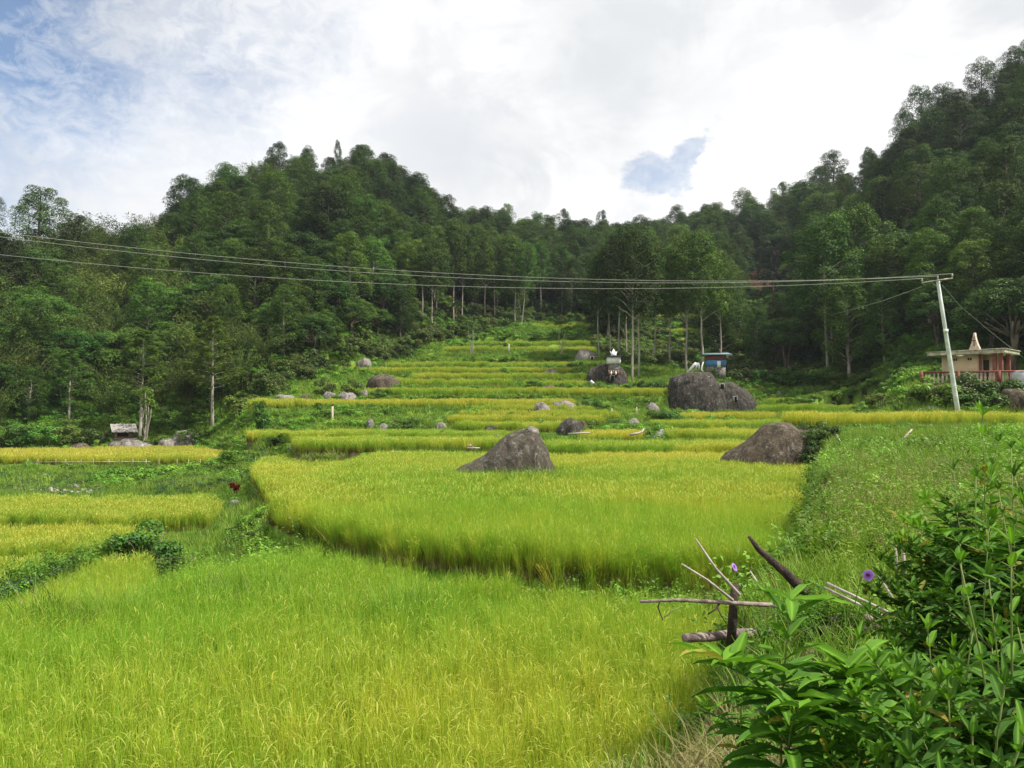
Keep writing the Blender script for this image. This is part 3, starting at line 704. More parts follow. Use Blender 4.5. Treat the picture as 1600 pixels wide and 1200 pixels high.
for (cx, cy, rx, ry, n) in ((-2.1, 14.2, 1.0, .6, 60), (-7.4, 13.8, 1.1, .7, 80), (-4.8, 15.6, 2.0, .8, 130), (-.3, 33.2, 3.0, .9, 200)):
    put('tall_grass', 'grass_t', region(n, cx, cy, rx, ry), 1.6, None, 'dark green grass patch growing through the rice')
a = cover(3.4, 60, 182); put('grass', 'grass_f', a, .8, None, 'grass on the far terrace banks')
a = cover(44, 4.3, 12); n = fnoise(a[0], a[1], .6, 80); put('weeds', 'weed_n', a, 1.0, (n > -.10) & ~((a[0] < 1.75) & (a[1] < 6.4)), 'low leafy weeds on the near right bank', 'weeds')
a = cover(20, 12, 30); n = fnoise(a[0], a[1], .5, 81); put('weeds', 'weed_n', a, 1.3, (n > -.14), 'leafy weeds on the bank right of the rice', 'weeds')
a = cover(3.5, 30, 60); n = fnoise(a[0], a[1], .3, 82); put('weeds', 'weed_m', a, 1.0, n > .16, 'leafy weeds on the middle slopes', 'weeds')
a = cover(1.1, 60, 182); n = fnoise(a[0], a[1], .12, 83); put('weeds', 'weed_f', a, .8, (n > .2) | (a[1] > 145) & (n > -.12), 'scrubby weeds on the far banks', 'weeds')
# tall grass: mound at the corner of the near paddy, right bank tussocks
for (cx, cy, rx, ry, n, sc) in ((-5.2, 19.0, 2.6, 1.9, 420, .95), (-7.4, 16.5, 1.2, 2.2, 160, .9), (8.6, 17.5, 1.6, 3.0, 240, 1.1), (6.4, 12.0, 1.6, 2.5, 120, .8), (9.5, 24, 3, 6, 200, .8), (14, 30, 4, 8, 200, .8), (12.0, 20, 3, 5, 300, .8)):
    put('tall_grass', 'grass_t', region(n, cx, cy, rx, ry), sc, None,
        'tall grass tussocks at the corner of the near paddy' if cx < 0 else 'tall grass tussocks on the right bank')
# vegetable patches on the stony bank (dark leaves), left
for (u0, u1, d0, d1, lb) in ((-60, 165, 56, 66, 'dark leafy vegetable patch with pale stones, left edge of the photo'), (245, 430, 53, 67, 'dark leafy vegetable patch left of the red leaved plant')):
    n = int((S(u1)-S(u0))*(d1*d1-d0*d0)/2*9); x, y = wedge(n, S(u0), S(u1), d0, d1); k = ~in_rice(x, y, .2)
    put('vegetable_patch', 'vegetable', (x[k], y[k], ground_h(x[k], y[k])), .62, None, lb, 'vegetable patch')
# dark leafy creeper line along the stone bund between the lowest paddies
s_ = RNG.uniform(S(-100), S(200), 420); y = np.interp(s_, *BU)+RNG.normal(0, .3, 420); x = s_*y; k_ = fnoise(x, y, .4, 77) > -.12; x, y = x[k_], y[k_]
put('vegetable_patch', 'vegetable', (x, y, ground_h(x, y)), .48, None, 'dark creeping leaves on the stone bund between the lowest paddies', 'vegetable patch')
# ------------------------------------------------------------------ boulders
def sphere(n=5):
    import bmesh
    bm = bmesh.new(); bmesh.ops.create_icosphere(bm, subdivisions=n, radius=1)
    v = np.array([q.co[:] for q in bm.verts]); f = np.array([[l.index for l in q.verts] for q in bm.faces]); bm.free(); return v, f
_SP = {n: sphere(n) for n in (3, 4, 5, 6)}
def n3(v, sc, seed, oct=3):
    return (fnoise(v[:, 0]+v[:, 2]*.7, v[:, 1]-v[:, 2]*.6, sc, seed, oct)+fnoise(v[:, 2]+v[:, 1]*.4, v[:, 0]+5, sc, seed+7, oct))*.7
def boulder(label, u, vb, vt, wpx, d, m=None, fix=False, prof=None, depth=.75, seed=0, rough=.14, group=None, res=4, lean=0.0, sq=2.0):
    """u centre column, vb/vt bottom and top rows, wpx width in photo pixels, d distance; prof = [(x -1..1, height 0..1)]"""
    if prof is None and d > 30 and not fix:   # let the rock sit where the ground really shows at its foot row
        cs = np.arange(d-7, d+9, .25); gg = ground_h(ray(u, vb)[0]*cs, cs, False); d = float(cs[np.argmin(np.abs(gg-ZR(vb)*cs)+.02*np.abs(cs-d))])
    c = P(u, vb, d); x, y = c.x, c.y; g = gz(x, y); top = ZR(vt)*d; z0 = min(c.z, g) - .35
    if prof is None and not fix: top = min(top, g+(ZR(vt)-ZR(vb))*d*1.25)
    W = wpx/F*d/2; H = max(top - z0, .2); v, f = _SP[res]; v = v.copy()
    n = n3(v, 1.3, seed+3, 4); v = v*(1+rough*n*2)[:, None]
    pw = 2/sq; v = np.sign(v)*np.abs(v)**pw; v[:, 2] = (np.maximum(v[:, 2], -.45)+.40)/1.40 if prof is None else v[:, 2]
    X = v[:, 0]; h01 = np.maximum(v[:, 2], -.15)
    if prof is not None:
        hp = np.interp(X, [p[0] for p in prof], [p[1] for p in prof]); r2 = np.clip(1-np.abs(X)**sq, .01, 1)**(1/sq); hz = h01/np.maximum(r2, .12)*hp
        hz = np.minimum(hz, hp*1.03)
    else: hz = h01
    hz = hz + n3(v, 4.0, seed+11, 3)*.035*(v[:, 2] > 0)
    vv = np.stack([X*W+lean*hz*W, v[:, 1]*W*depth, hz*H], -1)
    mb = MB(); mb.add(vv, f)
    o = mb.build('boulder', m or M_ROCK_GREY, smooth=True); o.location = (x, y+W*depth*.55, z0); o.rotation_euler = (0, 0, 0)
    return tag(o, label, 'boulder', group)
B_MAIN = boulder('tall pointed brown boulder with a pale knob on its peak, standing in the broad paddy', 778, 748, 667, 190, 35.2, M_ROCK_MAIN,
    prof=[(-1, .26), (-.76, .38), (-.43, .50), (-.25, .60), (-.14, .68), (.02, .81), (.17, .885), (.37, .94), (.52, .97), (.59, .98), (.66, .94), (.72, .86), (.83, .73), (.87, .61), (1, .45)], depth=.55, seed=2, rough=.035, res=6, sq=2.3)
c = B_MAIN.location
kn = MB(); v, f = _SP[4]; kn.add(v*(1+n3(v, 1.5, 5)*.3)[:, None]*np.array([.30, .30, .24]), f)
k = kn.build('knob', M_ROCK_GREY, B_MAIN, True); k.location = (P(832, 673, 35.2).x-c.x, -.15, ZR(675)*35.2-c.z)
boulder('big dark boulder with a sloping left side at the foot of the right bank', 1222, 722, 662, 176, 42.0, M_ROCK_BROWN,
    prof=[(-1, .36), (-.8, .54), (-.5, .76), (-.2, .94), (0, .97), (.3, 1.0), (.7, .98), (.95, .85), (1, .6)], depth=.8, seed=4, rough=.09, res=5)
boulder('flat pale rock slab lying in the rice below the big sloping boulder', 1194, 739, 727, 54, 37, M_ROCK_GREY, seed=5, depth=.5, rough=.1)
boulder('small brown boulder in the shade beside the big sloping boulder', 1288, 738, 712, 26, 34, M_ROCK_BROWN, seed=6)
BIG = boulder('huge dark domed boulder with carved niches below the blue hut', 1092, 641, 577, 98, 90, M_ROCK_DARK, depth=.8, seed=8, rough=.07, res=5, sq=2.5,
    prof=[(-1, .5), (-.8, .80), (-.4, .96), (.1, 1.0), (.5, .93), (.9, .66), (1, .5)])
BIG2 = boulder('lower dark boulder shoulder with a niche leaning on the huge domed boulder', 1143, 631, 595, 84, 91.5, M_ROCK_DARK, prof=[(-1, .9), (0, 1.0), (.3, .95), (.7, .75), (1, .5)], depth=.7, seed=9, rough=.08, res=5, sq=2.4)
def niche(par, u, v, w, h, d):    # near-black box painted as the shade inside a framed niche, set in the rock
    c = P(u, v, d)-par.location; ww, hh = w/F*d/2, h/F*d/2; mb = MB()
    mb.box((c.x-ww, c.y-.05, c.z-hh), (c.x+ww, c.y+.5, c.z+hh)); mb.build('burial_niche', M_HOLE, par)
    mb = MB()
    for a, b in (((c.x-ww-.1, c.y-.1, c.z-hh-.1), (c.x-ww, c.y+.4, c.z+hh+.1)), ((c.x+ww, c.y-.1, c.z-hh-.1), (c.x+ww+.1, c.y+.4, c.z+hh+.1)), ((c.x-ww, c.y-.1, c.z+hh), (c.x+ww, c.y+.4, c.z+hh+.1))): mb.box(a, b)
    mb.build('niche_frame', M_ROCK_GREY, par)
M_HOLE = simple('painted_opening_shade', lambda t, co, geo, vc: t.mix(0, (.012, .011, .010), (.012, .011, .010)), .95)  # near-black colour stands for the shade inside niches, vents and window
niche(BIG, 1128, 604, 5, 7, 87.8); niche(BIG2, 1149, 624, 4, 8, 88.6)
TOMBROCK = boulder('dark rounded boulder carrying the small white tomb', 950, 608, 568, 66, 100.5, M_ROCK_DARK, fix=True, seed=10, rough=.09, res=5, sq=2.4)
niche(TOMBROCK, 957, 591, 5, 7, 98.4)
FARROCK = boulder('grey boulder with a small niche at the foot of the pale trunks', 917, 571, 546, 38, 119, M_ROCK_GREY, fix=True, seed=12, rough=.12)
niche(FARROCK, 925, 560, 4, 5, 117.2)
for lb, a in (
 ('brown rounded boulder overgrown with grass on top, at the left end of the middle terraces', dict(u=596, vb=611, vt=586, wpx=54, d=88, m=M_ROCK_BROWN)),
 ('low grey boulder at the left end of the light green terrace', dict(u=459, vb=706, vt=694, wpx=26, d=63)),
 ('upright grey boulder on the grassy bank under the dense bushes', dict(u=599, vb=676, vt=660, wpx=18, d=72)),
 ('dull grey boulder half hidden in grass on the bank, left of the upright one', dict(u=578, vb=668, vt=653, wpx=14, d=75)),
 ('small grey boulder at the left end of the thin yellow terraces', dict(u=688, vb=671, vt=660, wpx=20, d=71)),
 ('black and white streaked boulder left behind the pointed boulder', dict(u=769, vb=679, vt=664, wpx=34, d=66, m=M_ROCK_DARK)),
 ('small grey boulder in front of the streaked one', dict(u=779, vb=685, vt=676, wpx=16, d=63)),
 ('brown stone just behind the peak of the pointed boulder, left side', dict(u=795, vb=679, vt=667, wpx=18, d=67, m=M_ROCK_BROWN)),
 ('pale leaning boulder with a dark top, left of the mossy mound', dict(u=849, vb=648, vt=627, wpx=28, d=79, lean=-.25)),
 ('broad mossy grey boulder on the middle terraces', dict(u=883, vb=643, vt=624, wpx=46, d=82)),
 ('dark round boulder with grass growing on top, behind the golden strip', dict(u=894, vb=681, vt=655, wpx=44, d=65, m=M_ROCK_DARK)),
 ('brown stone touching the right side of the dark round boulder', dict(u=912, vb=672, vt=657, wpx=16, d=67, m=M_ROCK_BROWN)),
 ('tilted grey slab in the scrub right of the dark round boulder', dict(u=988, vb=668, vt=652, wpx=22, d=71, lean=.4)),
 ('pale wedge shaped rock at the end of the short golden terrace', dict(u=1021, vb=681, vt=665, wpx=28, d=65, lean=.5, prof=[(-1, .15), (0, .6), (.7, 1), (1, .8)])),
 ('small brown stone left of the wedge shaped rock', dict(u=1001, vb=676, vt=667, wpx=12, d=67, m=M_ROCK_BROWN)),
 ('grey boulder under a cap of grass, upper edge of the green scrub slope', dict(u=1020, vb=645, vt=630, wpx=20, d=80)),
 ('pale stone at the foot of the scrub slope left of the huge boulder', dict(u=1040, vb=656, vt=648, wpx=18, d=78)),
 ('dark grey boulder on the upper middle terraces', dict(u=862, vb=589, vt=576, wpx=26, d=107)),
 ('brown boulder in the grass strip of the middle slope', dict(u=858, vb=613, vt=601, wpx=30, d=95, m=M_ROCK_BROWN)),
 ('grey rock in the scrub at the top left of the terraces', dict(u=569, vb=573, vt=559, wpx=24, d=113)),
 ('streaked grey rock under the overgrown knoll, left one', dict(u=515, vb=627, vt=606, wpx=26, d=90)),
 ('streaked grey rock under the overgrown knoll, right one', dict(u=541, vb=628, vt=611, wpx=34, d=89)),
 ('low brown rock at the left foot of the overgrown knoll', dict(u=478, vb=626, vt=616, wpx=24, d=90, m=M_ROCK_BROWN)),
 ('grey stone beside the right foot of the overgrown knoll', dict(u=568, vb=621, vt=609, wpx=14, d=89)),
 ('flat mossy rock under trees left of the overgrown knoll', dict(u=443, vb=627, vt=615, wpx=40, d=92)),
 ('wide flat grey rock that the stilted hut stands behind', dict(u=201, vb=703, vt=684, wpx=74, d=91, rough=.12, fix=True)),
 ('grey rock hump right of the stilted hut', dict(u=283, vb=698, vt=673, wpx=38, d=93, fix=True)),
 ('low grey rock between the stilted hut and the grey hump', dict(u=258, vb=698, vt=685, wpx=32, d=92, fix=True)),
 ('small pale boulder at the forest foot right of the stilted hut', dict(u=355, vb=697, vt=682, wpx=18, d=88, fix=True)),
 ('low row of weathered rock left of the stilted hut', dict(u=120, vb=702, vt=692, wpx=44, d=86, m=M_ROCK_BROWN, fix=True)),
 ('pale stone on the dark bank right of the huge domed boulder', dict(u=1217, vb=619, vt=611, wpx=10, d=93)),
 ('low pale rock at the foot of the leaning utility pole', dict(u=1462, vb=645, vt=634, wpx=46, d=53)),
 ('dark brown boulder at the right edge below the tomb house', dict(u=1597, vb=645, vt=606, wpx=66, d=52, m=M_ROCK_BROWN)),
 ('blocky grey rock at the foot of the mound with the red leaved plant', dict(u=366, vb=798, vt=781, wpx=22, d=47.5, sq=2.8, fix=True)),
 ('narrow upright rock slab right of the blocky grey rock', dict(u=389, vb=797, vt=771, wpx=10, d=47.3, lean=.9, fix=True, sq=3)),
 ('brown rock between the blocky rock and the upright slab', dict(u=375, vb=798, vt=786, wpx=10, d=47.2, m=M_ROCK_BROWN, fix=True)),
 ('slanting grey rock showing on the grassy slope left of the red leaved plant', dict(u=282, vb=799, vt=784, wpx=34, d=52, lean=.5)),
 ('small standing stone on the slope below the red leaved plant', dict(u=324, vb=796, vt=785, wpx=7, d=49, fix=True)),
 ('dark stone at the end of the stone bund, left edge of the photo', dict(u=25, vb=926, vt=905, wpx=18, d=23, m=M_ROCK_DARK)),
 ('pale stone in the stony vegetable patch', dict(u=116, vb=766, vt=756, wpx=12, d=58))):
    boulder(lb, seed=int(a['u']*3+a['d']) % 97, **a)
# pale rubble on the stony bank: uncountable
n = 330; u = RNG.uniform(-20, 160, n); d = 56.5+RNG.exponential(1.3, n); k = RNG.uniform(size=n) < .25; d = np.where(k, RNG.uniform(57, 65, n), d); x = S(u)*d
mb = MB(); v3, f3 = _SP[3][0][:0], None
import bmesh as _bm
b_ = _bm.new(); _bm.ops.create_icosphere(b_, subdivisions=1, radius=1); v3 = np.array([q.co[:] for q in b_.verts]); f3 = np.array([[l.index for l in q.verts] for q in b_.faces]); b_.free()
z = ground_h(x, d)
for i in range(n):
    r = RNG.uniform(.06, .17); mb.add(v3*(1+RNG.uniform(-.25, .25, (len(v3), 1)))*r*RNG.uniform(.6, 1.3, 3)+np.array([x[i], d[i], z[i]+r*.5]), f3)
M_RUBBLE = simple('pale_rubble', lambda t, co, geo, vc: t.mix(t.rng(t.noise(co, 1.7, 3), .3, .7), (.22, .17, .12), (.42, .39, .35)), .9)
tag(mb.build('rubble', M_RUBBLE), 'pale field stones scattered over the vegetable patch at the left edge', 'stones', kind='stuff')

# ------------------------------------------------------------------ trees
def tree_mesh_pair(kind, seed):
    r = np.random.default_rng(seed); tr = MB(); cr = MB(); H = 10.0
    def limb(a, b, r0, r1, sag=.08, n=5):
        a, b = np.array(a, float), np.array(b, float); q = np.linspace(0, 1, 5)[:, None]
        p = a+(b-a)*q; p[:, 2] += np.sin(q[:, 0]*PI)*sag*np.linalg.norm(b-a); p += r.normal(0, .02, p.shape)*np.linalg.norm(b-a)*np.sin(q*PI)
        tr.tube(p, np.linspace(r0, r1, 5), n)
    if kind in ('euc', 'sky', 'tall'):
        ht = np.linspace(-.8, H*.93, 9); lx = r.normal(0, .10, 9).cumsum()*.5; ly = r.normal(0, .10, 9).cumsum()*.5
        tr.tube(np.stack([lx, ly, ht], -1), np.linspace(.10 if kind == 'tall' else .15, .03, 9), 8)
        lo = {'euc': .24, 'sky': .42, 'tall': .46}[kind]; nt = {'euc': 56, 'sky': 30, 'tall': 44}[kind]
        for i in range(nt):
            q = (i+.5)/nt; zc = H*(lo+(1-lo)*q*.97); prof = math.sin(min(1, (1-q)*1.25+.12)*PI*.62)**.8
            R = (1.95 if kind == 'euc' else 2.0)*prof*r.uniform(.35, 1.05); a = i*2.4+r.uniform(-.5, .5)
            c = (np.interp(zc, ht, lx)+R*math.cos(a), np.interp(zc, ht, ly)+R*math.sin(a), zc); rad = r.uniform(.45, .9)
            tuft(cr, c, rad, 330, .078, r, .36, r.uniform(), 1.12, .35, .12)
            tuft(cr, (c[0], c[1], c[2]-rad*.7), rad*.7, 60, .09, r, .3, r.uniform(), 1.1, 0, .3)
            limb((np.interp(zc-R*.5, ht, lx), np.interp(zc-R*.5, ht, ly), zc-R*.55), c, .045, .015)
    elif kind == 'broad':
        for k in range(3): limb((0, 0, -.8), (r.normal(0, .5), r.normal(0, .5), H*.45), .20, .11)
        for i in range(58):
            d = r.normal(size=3); d /= np.linalg.norm(d); d[2] = abs(d[2])*1.1-.35; R = r.uniform(.6, 1)**.5
            c = np.array([d[0]*3.3*R, d[1]*3.3*R, H*.52+d[2]*4.0*R]); rad = r.uniform(.5, 1.15)
            tuft(cr, c, rad, 330, .085, r, .5, r.uniform(), .75, .45)
            if i % 3 == 0: limb((0, 0, H*.3), c, .07, .02)
    elif kind == 'bam':
        for i in range(34):
            a = r.uniform(0, 2*PI); le = r.uniform(.02, .22); L = H*r.uniform(.75, 1.15); n = 9
            an = le+np.linspace(0, 1, n)**3*r.uniform(.9, 2.2); st = L/n
            hx = r.uniform(0, .5)+np.cumsum(np.sin(an))*st; hz = np.cumsum(np.cos(an))*st-st
            p = np.stack([hx*math.cos(a), hx*math.sin(a), hz-.5], -1); tr.tube(p, np.linspace(.045, .012, n), 5)
            m = 150; q = r.uniform(.30, 1, m)*(n-1); c = np.stack([np.interp(q, range(n), p[:, j]) for j in range(3)], -1)+r.normal(0, .26, (m, 3)); c[:, 2] -= r.exponential(.18, m)
            nr = r.normal(size=(m, 3))*.6+np.array([math.cos(a)*.4, math.sin(a)*.4, .8])
            leafcloud(cr, c, nr, .17, r, .24, np.stack([np.full(m, r.uniform()), r.uniform(0, 1, m), r.uniform(0, 1, m)], -1), .35)
    elif kind == 'pine':         # slender tree with a feathery conical crown on a bare trunk
        ht = np.linspace(-.8, H*.97, 8); lx = r.normal(0, .05, 8).cumsum(); tr.tube(np.stack([lx, lx*.3, ht], -1), np.linspace(.14, .025, 8), 8)
        for i in range(44):
            q = i/44; zc = H*(.34+.64*q); L = 2.5*(1-q)**.75*min(1, .5+q*3)*r.uniform(.7, 1.1)+.12; a = i*2.4+r.uniform(-.4, .4); x0 = np.interp(zc, ht, lx)
            c = np.array([x0+L*math.cos(a), L*math.sin(a), zc+L*.28]); limb((x0, x0*.3, zc), c, .028, .008, .03, 4)
            for g in (.5, .8, 1.05):
                pc = np.array([x0, 0, zc])*(1-g)+c*g; tuft(cr, pc, .42*(1-.4*q), 62, .12, r, .22, r.uniform(), .8, .5)
    elif kind == 'palm':
        tr.tube([(0, 0, -.5), (.05, 0, H*.35), (0, .05, H*.66)], [.26, .2, .22], 8)
        for i in range(26):
            a = i*2.4; el = r.uniform(-.3, 1.4); n = 7; L = r.uniform(3.0, 3.9); an = el-np.linspace(0, 1, n)*1.5; st = L/n
            hx = np.cumsum(np.cos(an))*st; hz = np.cumsum(np.sin(an))*st; p = np.stack([hx*math.cos(a), hx*math.sin(a), hz+H*.66], -1)
            cr.tube(p, np.linspace(.04, .01, n), 4, (.5, .5, .5)); m = 90; q = r.uniform(.1, 1, m)*(n-1)
            c = np.stack([np.interp(q, range(n), p[:, j]) for j in range(3)], -1); sd_ = np.where(np.arange(m) % 2, 1, -1)[:, None]
            c = c+sd_*np.array([-math.sin(a), math.cos(a), 0])*.25; c[:, 2] -= .15
            nr = np.array([[0, 0, 1.0]])+r.normal(0, .35, (m, 3)); leafcloud(cr, c, nr, .34, r, .14, (.5, .4, .5), .25)
    elif kind == 'bush':         # unit: about 2 m wide, 1.6 m tall
        for k in range(5): limb((0, 0, -.2), (r.normal(0, .4), r.normal(0, .4), 1.0), .03, .012)
        for i in range(15):
            a = r.uniform(0, 2*PI); R = math.sqrt(r.uniform())*.85; c = (R*math.cos(a), R*math.sin(a), r.uniform(.25, 1.25)*(1-.45*R)); tuft(cr, c, r.uniform(.25, .42), 130, .062, r, .5, r.uniform(), .8, .5)
    elif kind == 'sprig':        # leafy upright shrub with a few loose shoots, 2 m
        for k in range(9):
            a = r.uniform(0, 2*PI); b = (math.cos(a)*r.uniform(.1, .9), math.sin(a)*r.uniform(.1, .9), r.uniform(1.2, 2.1)); limb((0, 0, -.2), b, .025, .008)
            for g in np.linspace(.35, 1, 7): tuft(cr, np.array(b)*g+r.normal(0, .05, 3), .20, 48, .075, r, .42, r.uniform(), .8, .5)
    elif kind == 'snag':         # thin small tree with pale slanting stems and little foliage, 4 m
        for k in range(4):
            b = (r.normal(0, .8), r.normal(0, .4), r.uniform(2.6, 4)); limb((r.normal(0, .1), 0, -.3), b, .06, .02); tuft(cr, b, .55, 120, .1, r, .4, .5)
    return tr, cr
KM = dict(tall=(M_PALE, M_EUC), euc=(M_PALE, M_EUC), sky=(M_BARK, M_EUC), broad=(M_BARK, M_BROAD), bam=(M_CULM, M_BAMBOO), pine=(M_PALE, M_PINE), palm=(M_BARK, M_PALM), bush=(M_BARK, M_BUSH),
          coffee=(M_BARK, M_COFFEE), sprig=(M_BARK, M_BUSH), snag=(M_PALE, M_PINE))
VAR = {}
for k, nv in (('tall', 4), ('euc', 5), ('sky', 3), ('broad', 5), ('bam', 3), ('pine', 3), ('palm', 1), ('bush', 4), ('coffee', 3), ('sprig', 3), ('snag', 1)):
    VAR[k] = []
    for i in range(nv):
        tr, cr = tree_mesh_pair('bush' if k == 'coffee' else k, 100*nv+i*13+len(k)); bm_, lm_ = KM[k]
        VAR[k].append((tr.mesh(k+'_trunk', bm_, True), cr.mesh(k+'_crown', lm_)))
        if k in ('euc', 'broad', 'bam', 'bush', 'coffee'):   # joined copy as the source of uncountable growth
            j = MB(); j.v = tr.v+cr.v; j.c = tr.c+cr.c; j.nv = tr.nv+cr.nv
            j.f = tr.f+[q+tr.nv for q in cr.f]; j.m = [q*0 for q in tr.m]+[q*0+1 for q in cr.m]
            VAR.setdefault(k+'_j', []).append(j.mesh(k+'_growth', [bm_, lm_]))
for k in ('euc', 'broad', 'bam', 'bush', 'coffee'): source('wood_'+k, VAR[k+'_j'])
NAMES = dict(tall='eucalyptus_tree', euc='eucalyptus_tree', sky='eucalyptus_tree', broad='broadleaf_tree', bam='bamboo_clump', pine='slender_tree', palm='palm_tree', bush='bush', coffee='shrub', sprig='leafy_shrub', snag='small_tree')
CATS = dict(tall='tree', euc='tree', sky='tree', broad='tree', bam='bamboo', pine='tree', palm='palm', bush='bush', coffee='shrub', sprig='shrub', snag='tree')
def plant(kind, x, y, h, label, group=None, wide=1.0, var=None, z=None, lean=(0, 0), rz=None, name=None, sub=0.0):
    vs = VAR[kind]; tm, cm = vs[random.randrange(len(vs)) if var is None else var]
    base = {'bush': 1.6, 'coffee': 1.6, 'sprig': 2.0, 'snag': 4.2}.get(kind, 10.0)
    z = gz(x, y)-sub if z is None else z; s = h/base
    root = thing(name or NAMES[kind], label, CATS[kind], (x, y, z), random.uniform(0, 2*PI) if rz is None else rz, group)
    root.scale = (s*wide, s*wide, s); root.rotation_euler.x, root.rotation_euler.y = lean
    bamboo = kind == 'bam'; small = kind in ('bush', 'coffee', 'sprig')
    link(bpy.data.objects.new('culms' if bamboo else ('stems' if small else 'trunk'), tm), root)
    link(bpy.data.objects.new('foliage' if bamboo or small else 'crown', cm), root)
    return root
placed = []
def tree_px(kind, u, vbase, vtop, d, label, group=None, **k):
    """a tree whose trunk foot shows near column u and whose top shows at row vtop"""
    x = S(u)*d; z = gz(x, d); h = max(ZR(vtop)*d - z, 1.0); placed.append((x, d, 2.2)); return plant(kind, x, d, h, label, group, **k)
# trees that stand out in the photograph
for (u, vt, d, kind, wd, lb) in (
  (60, 296, 118, 'sky', 1.7, 'lone round headed tree against the sky at the far left'),
  (-30, 300, 120, 'sky', 1.2, 'tree against the sky cut by the left edge of the photo'),
  (432, 224, 200, 'sky', 1.3, 'open crowned tree on top of the left hill, leftmost of the summit trees'),
  (524, 221, 212, 'sky', .5, 'small thin tree poking out above the summit of the left hill'),
  (559, 235, 214, 'sky', 1.1, 'round topped tree at the right shoulder of the left hill summit'),
  (613, 258, 214, 'sky', 1.2, 'tree with a gap of sky in its crown, right side of the left hill'),
  (792, 320, 250, 'sky', .9, 'narrow dark tree above the ridge between the left hill and the saddle'),
  (882, 328, 275, 'sky', .9, 'first open crowned tree on the saddle ridge'),
  (943, 330, 280, 'sky', .8, 'tall slim tree on the saddle ridge'),
  (1000, 338, 300, 'sky', 1.3, 'wide tree at the right end of the saddle ridge'),
  (1060, 322, 280, 'sky', 1.4, 'thin leaved tree on the left slope of the right hill ridge'),
  (1125, 318, 270, 'sky', .9, 'palm like small tree on the right hill ridge'),
  (1165, 298, 260, 'sky', 1.3, 'dark full tree on the right hill ridge above the red soil'),
  (1228, 286, 245, 'sky', 1.2, 'dome shaped tree on the right hill ridge'),
  (1306, 238, 215, 'sky', 1.4, 'open tree with sky showing through on the rising right ridge'),
  (1362, 232, 205, 'sky', .9, 'small dark tree on the right ridge below the tall airy one'),
  (1418, 175, 190, 'sky', .9, 'slim dark tree leaning out left on the right ridge'),
  (1446, 138, 185, 'sky', 1.0, 'tallest airy tree standing out of the right ridge'),
  (1482, 134, 182, 'sky', 1.1, 'rounded tree right of the tallest airy one on the right ridge'),
  (1545, 98, 172, 'sky', 1.2, 'high tree on the right ridge near the right edge'),
  (1596, 76, 165, 'sky', 1.2, 'topmost tree at the right edge of the photo')):
    tree_px(kind, u, 0, vt, float(np.interp(u, _ru, [RIDGE[q][1] for q in _ru]))-4, lb, 'skyline trees', wide=wd*.9)
